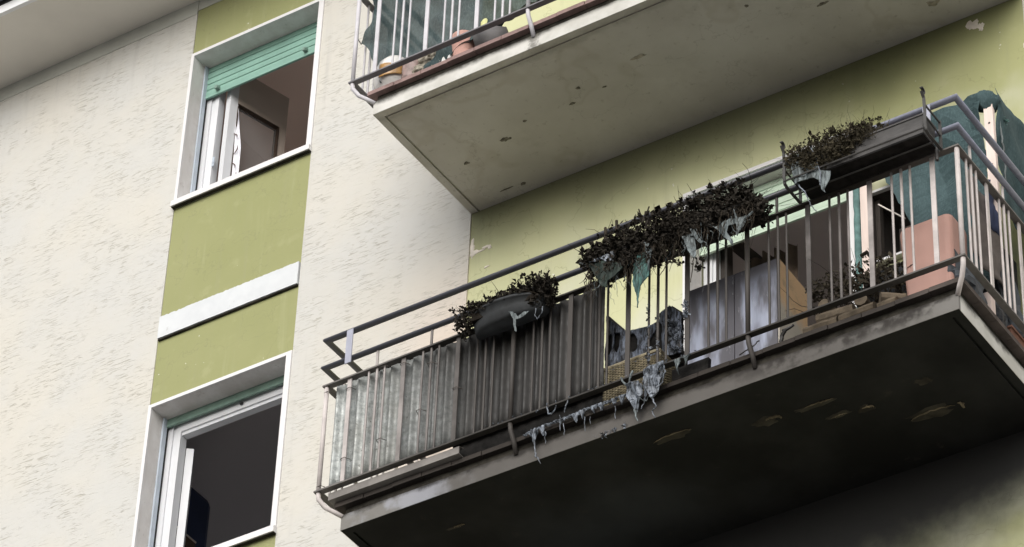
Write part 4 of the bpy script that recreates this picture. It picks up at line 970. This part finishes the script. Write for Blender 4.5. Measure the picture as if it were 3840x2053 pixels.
# scorched plastic crate with its front melted into fingers
cr_ = empty('melted_crate', (1.83, -.75, .18), 'scorched slate plastic crate with its front melted into fingers above the basket', 'crate')
CRATE = [(1.599, 0.889), (1.704, 0.758), (1.742, 0.726), (1.793, 0.713), (1.848, 0.723), (1.931, 0.744), (1.933, 0.776), (1.998, 0.80), (2.073, 0.714), (2.078, 0.634), (2.072, 0.455), (1.962, 0.469), (1.838, 0.473), (1.606, 0.48)]
H1 = [(1.610, 0.750), (1.644, 0.748), (1.650, .70), (1.652, .64), (1.640, 0.60), (1.61, 0.61)]; H1b = [(1.658, .742), (1.699, 0.731), (1.702, 0.629), (1.68, .60), (1.662, 0.629)]
H2 = [(1.751, 0.697), (1.783, 0.694), (1.806, 0.641), (1.808, 0.585), (1.778, 0.565), (1.744, 0.584)]
H3 = [(1.89, 0.664), (1.927, 0.731), (1.950, 0.692), (1.953, 0.528), (1.866, 0.517), (1.866, 0.599)]
H4 = [(1.973, 0.744), (1.985, 0.752), (2.003, 0.682), (1.999, 0.652), (2.024, 0.601), (2.033, 0.552), (1.995, 0.521), (1.97, 0.531)]
sheet('front', CRATE, -.945, M['crate'], cr_, holes=(H1, H1b, H2, H3, H4), thick=.008, warp=.03)
sheet('lining', [(x, z - .006) for x, z in CRATE], -.925, M['char'], cr_, thick=.01, warp=.02)
m = MB(); m.box(1.62, 2.075, -.72, -.70, .185, .66); m.box(1.602, 1.615, -.93, -.70, .185, .80); m.box(2.078, 2.09, -.93, -.70, .185, .70); m.box(1.616, 2.077, -.93, -.72, .185, .20); obj('body', jitter(m, .012, 6), M['char'], cr_)
M['rimm'] = simple("scorched_pale_rim", (.17, .15, .135), .6, .4, 10)
m = MB(); m.tube([(1.60, -.93, .885), (1.66, -.80, .82), (1.70, -.70, .76)], .016, 6); obj('side_rim', m, M['rimm'], cr_)
m = MB(); m.tube([(1.998, -.93, .795), (2.04, -.82, .78), (2.09, -.72, .74)], .012, 6); obj('side_rim', m, M['rimm'], cr_)
m = MB(); leaves(m, 70, lambda r: (2.045 + r.gauss(0, .018), -.965 + r.gauss(0, .01), r.uniform(.46, .66)), .018, 51); obj('ash_crust', m, M['ash'], cr_)
m = MB(); m.lathe([(.002, .39), (.075, .40), (.105, .45), (.10, .52), (.075, .555), (.03, .572), (.001, .575)], 1.735, -.845, 20); tag(obj('scorched_cushion', jitter(m, .012, 9), M['stone'], smooth=True), 'grey scorched rounded cushion lying behind the basket', 'cushion')

# melted plastic hanging from the rail and the tile edge
mp = empty('melted_plastic', (1.98, -1.1, .1), 'pale grey blue blob of melted plastic hung over the bottom rail beside the basket', 'melted plastic', 'melted plastic hanging from the burnt balcony')
m = MB(); drip_curtain(m, [(1.955, -1.13, .262), (1.99, -1.135, .268), (2.03, -1.135, .266), (2.075, -1.13, .275)], [(.12, .20, .16), (.40, .05, .25), (.62, .13, .3), (.90, .09, .12)], .03, 90, 12, .02, 3.0); obj('strands', m, M['ash'], mp, solid=.004)
MELTB = [(1.960, .20), (1.985, .235), (2.03, .235), (2.062, .20), (2.05, .15), (2.035, .10), (2.01, .062), (1.995, .07), (1.978, .114)]
sheet('bag', MELTB, -1.125, M['ash'], mp, thick=.01, warp=.04, freq=14)
m = MB(); strand(m, [(2.005, -1.12, .07), (2.02, -1.115, .02), (2.0, -1.11, -.02), (2.02, -1.11, -.06)], .0042, .002, .014); strand(m, [(1.965, -1.12, .14), (1.95, -1.11, .06), (1.93, -1.11, .03)], .003, .0015, .012); strand(m, [(2.07, -1.13, .26), (2.085, -1.13, .20), (2.07, -1.13, .14), (2.03, -1.125, .12)], .005, .002, .01); obj('string', m, M['ash'], mp)['kind'] = 'stuff'
mq = empty('melted_plastic', (1.87, -1.1, .1), 'frothy whitish lump of melted plastic on the floor edge in front of the basket', 'melted plastic', 'melted plastic hanging from the burnt balcony')
LUMP = [(1.845, .215), (1.872, .222), (1.892, .205), (1.925, .195), (1.945, .165), (1.935, .12), (1.92, .09), (1.905, .04), (1.895, .03), (1.885, .06), (1.86, .11), (1.84, .15)]
sheet('lump', LUMP, -1.105, M['ash'], mq, thick=.016, warp=.05, freq=18)
m = MB(); strand(m, [(1.815, -1.125, .268), (1.83, -1.13, .235), (1.85, -1.125, .205)], .005, .006, .006); strand(m, [(1.885, -1.125, .285), (1.875, -1.13, .25), (1.865, -1.125, .21)], .006, .005, .006); strand(m, [(1.895, -1.11, .04), (1.90, -1.11, -.01), (1.915, -1.11, -.04)], .006, .0025, .01); strand(m, [(1.92, -1.11, .1), (1.96, -1.11, .07), (1.985, -1.11, .10)], .003, .0015, .01); obj('string', m, M['ash_pale'], mq)['kind'] = 'stuff'
mr = empty('melted_plastic', (1.5, -1.08, .16), 'long fringe of whitish melted plastic dripping from the tile edge under the corrugated sheet', 'melted plastic', 'melted plastic hanging from the burnt balcony')
m = MB(); drip_curtain(m, [(1.19, -1.082, .165), (1.24, -1.086, .176), (1.347, -1.086, .178), (1.443, -1.086, .180), (1.5, -1.086, .182), (1.586, -1.088, .187), (1.709, -1.09, .182), (1.804, -1.09, .184), (1.888, -1.09, .187)],
    [(.10, .09, .06), (.175, .06, .035), (.33, .02, .03), (.47, .055, .05), (.53, .05, .03), (.62, .03, .05), (.70, .045, .035), (.80, .03, .05), (.88, .05, .03), (.95, .06, .05)], .018, 220, 9, .014, 7.0); obj('fringe', m, M['ash'], mr, solid=.004)
m = MB(); strand(m, [(1.262, -1.088, .10), (1.268, -1.09, .055), (1.272, -1.09, .008)], .004, .003, .004); strand(m, [(1.272, -1.09, .008), (1.274, -1.09, -.012), (1.288, -1.088, -.022), (1.307, -1.086, -.070)], .0058, .0022, .008)
for x, z0, z1 in ((1.33, .10, .05), (1.445, .11, .06), (1.575, .10, .035), (1.607, .09, .07), (1.42, .17, .10), (1.76, .10, .045)): strand(m, [(x, -1.088, z0 + .03), (x + .004, -1.089, z1)], .003, .0012, .008)
strand(m, [(1.36, -1.125, .255), (1.365, -1.12, .21), (1.39, -1.12, .20), (1.41, -1.12, .225), (1.413, -1.12, .25)], .004, .003, .004); strand(m, [(1.49, -1.12, .25), (1.475, -1.12, .215), (1.46, -1.11, .19)], .005, .003, .006); obj('string', m, M['ash'], mr)['kind'] = 'stuff'
# plastic specks stuck along the bottom rail and up the rods
m = MB(); leaves(m, 46, lambda r: (r.uniform(.95, 2.3), -1.128 + r.gauss(0, .003), .263 + r.gauss(0, .004)), .010, 61); leaves(m, 14, lambda r: (1.70 + r.gauss(0, .06), -1.045, .012 + r.gauss(0, .006)), .014, 62)
leaves(m, 34, lambda r: (FI[5] + .128 + r.gauss(0, .003), -1.115, r.choice((.52, .62, .66, .40, .34)) + r.gauss(0, .03)), .013, 63); leaves(m, 26, lambda r: (FI[6] - .002 + r.gauss(0, .006), -1.115, r.uniform(.50, .62)), .016, 64); leaves(m, 12, lambda r: (FI[5] + .183 + r.gauss(0, .002), -1.116, r.uniform(.38, .62)), .012, 65)
tag(obj('ash_specks', m, M['ash'], None), kind='stuff'); 
m = MB(); drip_curtain(m, [(2.13, -1.125, .254), (2.19, -1.128, .256), (2.24, -1.125, .258)], [(.25, .10, .2), (.72, .06, .12)], .01, 60, 8, .01, 5.0)
tag(obj('melted_plastic', m, M['ash_pale'], None, solid=.003), 'small thin melted drips on the bottom rail left of the cabinet', 'melted plastic', 'melted plastic hanging from the burnt balcony')
m = MB(); m.box(2.08, 2.30, -1.06, -1.03, .182, .255); tag(obj('charred_board', jitter(m, .006, 9), M['char']), 'charred board lying on the floor edge left of the cabinet', 'board')
m = MB(); strand(m, [(2.49, -1.06, .20), (2.53, -1.08, .185), (2.58, -1.08, .20), (2.61, -1.07, .23)], .004, .003, .01); strand(m, [(2.72, -1.05, .19), (2.75, -1.06, .25), (2.80, -1.05, .27)], .012, .006, .01); tag(obj('charred_debris', m, M['hook']), 'bits of charred debris on the floor edge under the cabinet', 'debris')

# sooty cabinet
cb = empty('storage_cabinet', (2.38, -.8, .18), 'blue grey sooty storage cabinet with a scorched tan side standing behind the bars', 'cabinet')
m = MB(); m.box(2.116, 2.395, -.955, -.944, .20, .838); obj('door', m, M['cabinet'], cb); m = MB(); m.box(2.40, 2.652, -.955, -.944, .20, .838); obj('door', m, M['cabinet'], cb)
m = MB(); m.box(2.114, 2.654, -.943, -.66, .185, .845); obj('carcass', m, M['cabinet'], cb)
m = MB(); m.add([(2.656, -.955, .84), (2.656, -.655, .825), (2.656, -.655, .40), (2.656, -.70, .187), (2.656, -.955, .187), (2.664, -.955, .84), (2.664, -.655, .825), (2.664, -.655, .40), (2.664, -.70, .187), (2.664, -.955, .187)], [[0, 1, 2, 3, 4], [9, 8, 7, 6, 5]] + [[i, (i+1) % 5, 5 + (i+1) % 5, 5 + i] for i in range(5)]); obj('side_board', m, M['cabside'], cb)

# logs, dried plant and clay pieces on the floor
LOGS = (((2.84, -1.0, .222), (3.03, -.99, .226), .040, 'log along the floor edge, nearest to the cabinet'),
    ((3.05, -1.0, .222), (3.25, -1.005, .224), .038, 'log along the floor edge, middle of the lowest row'),
    ((3.26, -.99, .224), (3.365, -.985, .226), .036, 'short log along the floor edge touching the pink planter'),
    ((2.90, -.97, .302), (3.10, -.95, .306), .040, 'log lying across the lowest row, cabinet side'),
    ((3.165, -1.01, .312), (3.15, -.80, .306), .036, 'log with its round sawn end facing the bars'),
    ((3.26, -.98, .300), (3.36, -.90, .306), .034, 'thin slanted log on top beside the pink planter'),
    ((2.945, -1.0, .385), (2.955, -.80, .380), .030, 'topmost log with its round end facing the bars, cabinet side'))
for k, (a, b_, r_, lab) in enumerate(LOGS):
    a, b_ = Vector(a), Vector(b_); m = MB(); m.tube([a.lerp(b_, i / 7) + Vector((0, .004 * nz(i, k), .004 * nz(i, k + 5))) for i in range(8)], [r_ * (1 + .10 * nz(i * 1.3, k * 3)) for i in range(8)], 11)
    tag(obj('log', jitter(m, .003, 25), M['log']), lab, 'log', 'logs stacked on the burnt balcony')
dp = empty('dried_plant', (3.08, -.9, .4), 'dried brown plant sprawling over the logs beside the pink planter', 'plant')
m = MB(); leaves(m, 420, in_prism(2.84, 3.36, -1.0, -.78, lambda x: .40, lambda x: .52 + .10 * sin((x - 2.8) * 5.2)), .022, 71); obj('foliage', m, M['dryleaf2'], dp)
m = MB(); twigs(m, 90, lambda r: (r.uniform(2.86, 3.36), r.uniform(-.98, -.8), .38), .55, .28, .0024, 72); obj('stem', m, M['stem'], dp)
m = MB(); m.tube([(3.17, -.84, .42), (3.16, -.82, .62), (3.13, -.80, .75), (3.10, -.80, .80), (3.07, -.81, .78)], .010, 7); tag(obj('bent_stalk', m, M['stem']), 'thick bent dead stalk curling over left of the pink planter', 'stalk')

# pink planter in the corner
pk = empty('pink_planter', (3.55, -.9, .18), 'large dusty pink plastic planter box in the right corner', 'planter')
m = MB(); x0, x1, y0, y1, z0, z1 = 3.375, 3.675, -.985, -.775, .185, .70
def rr(x0, x1, y0, y1, r, z, n=5):
    o_ = []
    for cx, cy, a0 in ((x1 - r, y1 - r, 0), (x0 + r, y1 - r, pi/2), (x0 + r, y0 + r, pi), (x1 - r, y0 + r, 1.5 * pi)):
        for i in range(n): a = a0 + pi / 2 * i / (n - 1); o_.append((cx + r * cos(a), cy + r * sin(a), z))
    return o_
R = [rr(x0 + .035, x1 - .02, y0 + .015, y1 - .015, .025, z0), rr(x0 + .028, x1 - .012, y0 + .01, y1 - .01, .03, z0 + .03), rr(x0, x1, y0, y1, .035, z1 - .03), rr(x0 + .004, x1 - .004, y0 + .004, y1 - .004, .035, z1 - .008), rr(x0 + .014, x1 - .014, y0 + .014, y1 - .014, .03, z1), rr(x0 + .02, x1 - .02, y0 + .02, y1 - .02, .028, z1 - .012), rr(x0 + .03, x1 - .03, y0 + .03, y1 - .03, .028, z1 - .10)]
vs = [p for r_ in R for p in r_]; n_ = 20
m.add(vs, [[k*n_+i, k*n_+(i+1) % n_, (k+1)*n_+(i+1) % n_, (k+1)*n_+i] for k in range(len(R)-1) for i in range(n_)] + [list(range(n_))[::-1], [(len(R)-1)*n_+i for i in range(n_)]]); obj('box', m, M['pink'], pk, smooth=False)
m = MB(); m.box(x0 + .04, x1 - .04, y0 + .04, y1 - .04, z1 - .099, z1 - .08); obj('soil', m, M['soil'], pk)
m = MB(); m.lathe([(.03, .70), (.07, .72), (.075, .78), (.06, .84), (.055, .84), (.05, .78)], 3.29, -.60, 18); tag(obj('clay_pot', m, M['pinkin'], smooth=True), 'small salmon clay pot just behind the pink planter, under the cloth hem', 'pot')
m = MB(); m.box(3.05, 3.30, -.75, -.52, .18, .70); tag(obj('dark_crate', jitter(m, .008, 8), M['blackbag']), 'black crate standing behind the dried plant', 'crate')

# shade cloth over a board frame
sc = empty('shade_cloth', (3.6, -.5, 1.0), 'teal green shade cloth draped over boards at the right end of the lower balcony', 'cloth')
CL = [(3.00, 1.86), (3.45, 1.862), (3.60, 1.868), (3.69, 1.85), (3.668, 1.70), (3.672, 1.25), (3.68, .9), (3.66, .55), (3.42, .62), (3.335, .88), (3.235, 1.125), (3.13, 1.40), (3.03, 1.64)]
sheet('front_sheet', CL, -.52, M['cloth'], sc, thick=.003, warp=.035, freq=5, step=.03, y_fn=lambda x, z: .02 * sin((x + .35 * z) * 26))
m = MB(); m.grid(20, 22, lambda u, v: (3.742 + .016 * sin(v * 9 + u * 5) + .012 * nz(u * 6, v * 6), -.50 + .50 * u, (1.02 + .10 * nz(u * 5, 3)) + (.86 - .10 * nz(u * 5, 3) + .035 * u) * v)); obj('side_sheet', m, M['cloth'], sc, smooth=True, solid=.003)
m = MB()
def capf(u, v):
    a = 2 * pi * u; b_ = pi * (v - .5); d = Vector((cos(a) * cos(b_), sin(a) * cos(b_), sin(b_)))
    k = 1 + .12 * nz(d.x * 2, d.y * 2, d.z * 2) + .05 * sin(9 * d.x + 14 * d.z) + .05 * nz(d.x * 9, d.z * 9)
    return (3.695 + .075 * d.x * k, -.505 + .05 * d.y * k, 1.80 + .075 * d.z * k - .02 * sin(d.x * 2))
m.grid(34, 20, capf); obj('gathered_cap', m, M['cloth'], sc, smooth=True)
sheet('folded_back', [(2.75, 2.05), (3.02, 2.06), (3.04, 1.90), (2.93, 1.83), (2.86, 1.95)], -.10, M['cloth'], sc, thick=.003, warp=.02)
m = MB(); strand(m, [(3.745, -.47, 1.72), (3.748, -.455, 1.55), (3.752, -.45, 1.40), (3.752, -.44, 1.15)], .006, .004, .012); obj('torn_cord', m, M['ash_pale'], sc)
m = MB(); leaves(m, 8, lambda r: (3.752, -.43 + r.gauss(0, .006), 1.70 + r.gauss(0, .006)), .03, 81); obj('knot', m, M['cord'], sc)
m = MB(); m.box(3.688, 3.740, -.532, -.508, .95, 1.80); b1 = obj('board', jitter(m, .0015, 9), M['palewood']); tag(b1, 'pale pinkish upright board showing through the gap of the shade cloth', 'board', 'upright boards carrying the shade cloth')
for z in (1.33, 1.62):
    m = MB(); m.tube([(3.716, -.535, z), (3.716, -.531, z)], .006, 10); obj('nail_hole', m, M['gap'], b1)
m = MB(); m.box(2.688, 2.736, -.062, -.040, .18, 2.065); m.add([(2.688, -.062, 2.0655), (2.724, -.062, 2.0655), (2.712, -.062, 2.082), (2.695, -.062, 2.080), (2.688, -.040, 2.0655), (2.724, -.040, 2.0655), (2.712, -.040, 2.082), (2.695, -.040, 2.080)], [[0, 1, 2, 3], [7, 6, 5, 4], [1, 5, 6, 2], [2, 6, 7, 3], [3, 7, 4, 0], [0, 4, 5, 1]])
b2 = obj('board', m, M['palewood']); tag(b2, 'pale pinkish upright board beside the French door', 'board', 'upright boards carrying the shade cloth')
m = MB(); m.tube([(2.724, -.0645, 2.03), (2.724, -.060, 2.03)], .005, 8); obj('nail_hole', m, M['gap'], b2)
m = MB(); m.tube([(2.664 + .004 * nz(i * .7, 2), -.055, .62 + 1.42 * i / 30) for i in range(31)], [.021 * (1 + .16 * nz(i * 1.1, 6)) for i in range(31)], 8); tag(obj('cloth_wrap', m, M['cord'], smooth=True), 'teal cloth wound in a narrow roll beside the pale door board', 'cloth')
m = MB(); m.tube([(2.80, -.06, 1.80), (3.14, -.42, 1.29)], .0045, 6); tag(obj('white_stick', m, M['stick']), 'thin white stick leaning behind the bars left of the shade cloth', 'stick')
# heap behind the right-hand rods
m = MB(); m.grid(14, 16, lambda u, v: (3.70 + .03 * nz(u * 4, v * 4), -.80 + .36 * u, .55 + .55 * v - .10 * u * v + .02 * nz(u * 6, v * 5, 4))); tag(obj('hanging_cloth', m, M['fawn'], smooth=True, solid=.01), 'taupe cloth hanging behind the right side rods', 'cloth')
m = MB(); m.grid(10, 10, lambda u, v: (3.715 + .03 * nz(u * 4, v * 4, 8), -.62 + .14 * u, .86 + .30 * v)); tag(obj('hanging_cloth', m, M['navycloth'], smooth=True, solid=.01), 'narrow navy cloth hanging behind the right side rods', 'cloth')
def heap(name, cx, cy, cz, rx, ry, rz, mat, seed, lab, cat, amp=.35, f=2.2):
    m = MB(); nu, nv = 26, 16
    def fn(u, v):
        a = 2 * pi * u; b_ = pi * (v - .5); d = Vector((cos(a) * cos(b_), sin(a) * cos(b_), sin(b_)))
        k = 1 + amp * nz(d.x * f + seed, d.y * f, d.z * f) + .4 * amp * nz(d.x * f * 3, d.y * f * 3 + seed, d.z * f * 3)
        return (cx + rx * d.x * k, cy + ry * d.y * k, cz + rz * d.z * k)
    m.grid(nu, nv, fn); return tag(obj(name, m, mat, smooth=False), lab, cat)
heap('crumpled_tarp', 3.655, -.80, .34, .06, .16, .15, M['tarp'], 2.0, 'dark crumpled tarp heaped behind the right corner post', 'tarp', .6)
heap('crumpled_tarp', 3.66, -.35, .50, .05, .16, .20, M['tarp'], 5.0, 'slate crumpled tarp heaped above the brick red planter', 'tarp', .6)
heap('black_bag', 3.66, -.50, .33, .05, .07, .09, M['blackbag'], 3.0, 'small black bag between the tarp heap and the brick red planter', 'bag', .3)
m = MB(); m.box(3.62, 3.70, -.62, -.57, .18, .42); tag(obj('clay_block', m, M['palewood']), 'upright pinkish clay block between the dark heaps', 'block')
m = MB(); planter_shell(m, 3.58, 3.70, -.40, -.03, .183, .345, .01); tag(obj('red_planter', m, M['redpot']), 'brick red planter box on the tiles at the far right edge', 'planter')
m = MB(); m.box(3.40, 3.62, -.50, -.10, .18, 1.0); tag(obj('dark_cabinet', jitter(m, .01, 5), M['blackbag']), 'dark cabinet in the shadow under the shade cloth', 'cabinet')

# ------------------------------------------------------------------ things on the upper balcony
Z = FL + .18
nt = empty('shade_net', (.6, -1.0, 3.3), 'grey green shade net behind the upper railing, pulled to a point at left', 'net')
m = MB()
def netf(u, v):
    z0 = 3.21; z = z0 + 1.05 * v ** 1.25
    if z <= 3.625: t = (3.625 - z) / .415; e = -.128 + .17 * t ** .62
    elif z <= 4.13: t = (z - 3.625) / .505; e = -.128 + .085 * min(1, 4.2 * t * (1 - t)) ** .7 - .05 * t * t
    else: e = -.178 + .10 * (z - 4.13)
    x = e + (2.05 - e) * u
    bot = 3.225 + .025 * nz(x * 5) + .19 * min(1, max(0, (x - .35) / .5))
    zz_ = max(z, bot) if z < 3.45 else z
    y = -1.05 + .075 * min(1, max(0, (x - e)) * 7) + .02 * sin(x * 9 + z * 2) * min(1, u * 12) + .02 * nz(x * 5, z * 4) + .012 * sin((x - z) * 22) + .010 * sin((x + z) * 31)
    return (x, y, zz_)
m.grid(110, 60, netf); obj('net', m, M['net'], nt, smooth=True)
m = MB(); strand(m, [(-.128, -1.046, 3.625), (RL, RY + .01, 3.632)], .003, .003, .002); obj('tie', m, M['wire'], nt)
hen = empty('ceramic_ornament', (.07, -.96, Z), 'round white ceramic ornament with ochre side and red knob on the upper balcony', 'ornament')
hs = 1.28
m = MB(); m.lathe([(r_ * hs, Z + z * hs) for r_, z in ((.002, 0), (.05, 0), (.075, .03), (.098, .09), (.098, .14), (.082, .19), (.055, .225), (.02, .245), (.001, .247))], .06, -.94, 28); obj('body', m, M['ceramic'], hen, smooth=True)
def ochf(u, v):
    a = -1.75 + 1.15 * u; h = .060 + .085 * v * (1 - .35 * u) + .012 * u; rr_ = .1000 * (1 - max(0, h - .14) * 2.6)
    return (.06 + rr_ * hs * cos(a), -.94 + rr_ * hs * sin(a), Z + h * hs)
m = MB(); m.grid(14, 10, ochf); obj('ochre_patch', m, M['ochre'], hen, smooth=True, solid=.003)
m = MB(); m.lathe([(r_ * hs, Z + z * hs) for r_, z in ((.001, .245), (.016, .25), (.022, .262), (.014, .276), (.001, .28))], .06, -.94, 12); obj('knob', m, M['red'], hen, smooth=True)
m = MB(); m.lathe([(.05, Z), (.075, Z + .05), (.085, Z + .19), (.08, Z + .21), (.07, Z + .19)], .185, -.93, 18); tag(obj('glazed_pot', m, simple("mauve_brown_glaze", (.33, .24, .22), .4, .5, 14, .4), smooth=True), 'small mauve brown glazed pot right of the round ornament', 'pot')
for k, (x, z, r_) in enumerate(((.262, .10, .060), (.345, .10, .066), (.300, .175, .055), (.415, .11, .055), (.385, .18, .048))):
    heap('stone', x, -.95 + .02 * (k % 2), Z + z, r_, r_ * .9, r_ * .85, M['rock'], 1.0 + k * 3.7, ('beige stone next to the glazed pot', 'larger beige stone in the middle of the heap', 'rounded stone lying on top of the left stones', 'right-hand stone beside the white paper', 'small upper stone beside the white paper')[k], 'stone', .4)['group'] = 'stones on the upper balcony'
heap('white_paper', .468, -.95, Z + .13, .042, .04, .12, M['rag'], 4.4, 'crumpled white paper between the stones and the pink pot', 'paper', .5)
m = MB(); m.lathe([(.055, Z), (.06, Z + .10), (.075, Z + .22), (.075, Z + .24), (.066, Z + .24), (.06, Z + .2)], .56, -.95, 22); tag(obj('pink_pot', m, M['pinkpot'], smooth=True), 'pale pink terracotta pot behind the kerb of the upper balcony', 'pot')
gp = empty('grey_pot', (.74, -.95, Z), 'dark grey clay pot lying on its side with open mouth', 'pot')
m = MB(); Tm = Matrix.Translation((.66, -.95, Z + .115)) @ Matrix.Rotation(radians(78), 4, 'Y') @ Matrix.Rotation(radians(-18), 4, 'X')
pm = MB(); pm.lathe([(.001, .20), (.07, .20), (.095, .14), (.112, .03), (.118, .0), (.108, 0), (.10, .03), (.085, .13), (.06, .18), (.001, .185)], 0, 0, 26); pm.v = [tuple(Tm @ Vector(v)) for v in pm.v]; obj('body', pm, M['greypot'], gp, smooth=True)
m = MB(); m.lathe([(.022, Z + .22), (.03, Z + .23), (.032, Z + .31), (.02, Z + .335), (.010, Z + .34), (.001, Z + .34)], .70, -.93, 14); tag(obj('yellow_bottle', m, M['yellow'], smooth=True), 'pale yellow plastic bottle standing above the grey pot', 'bottle')
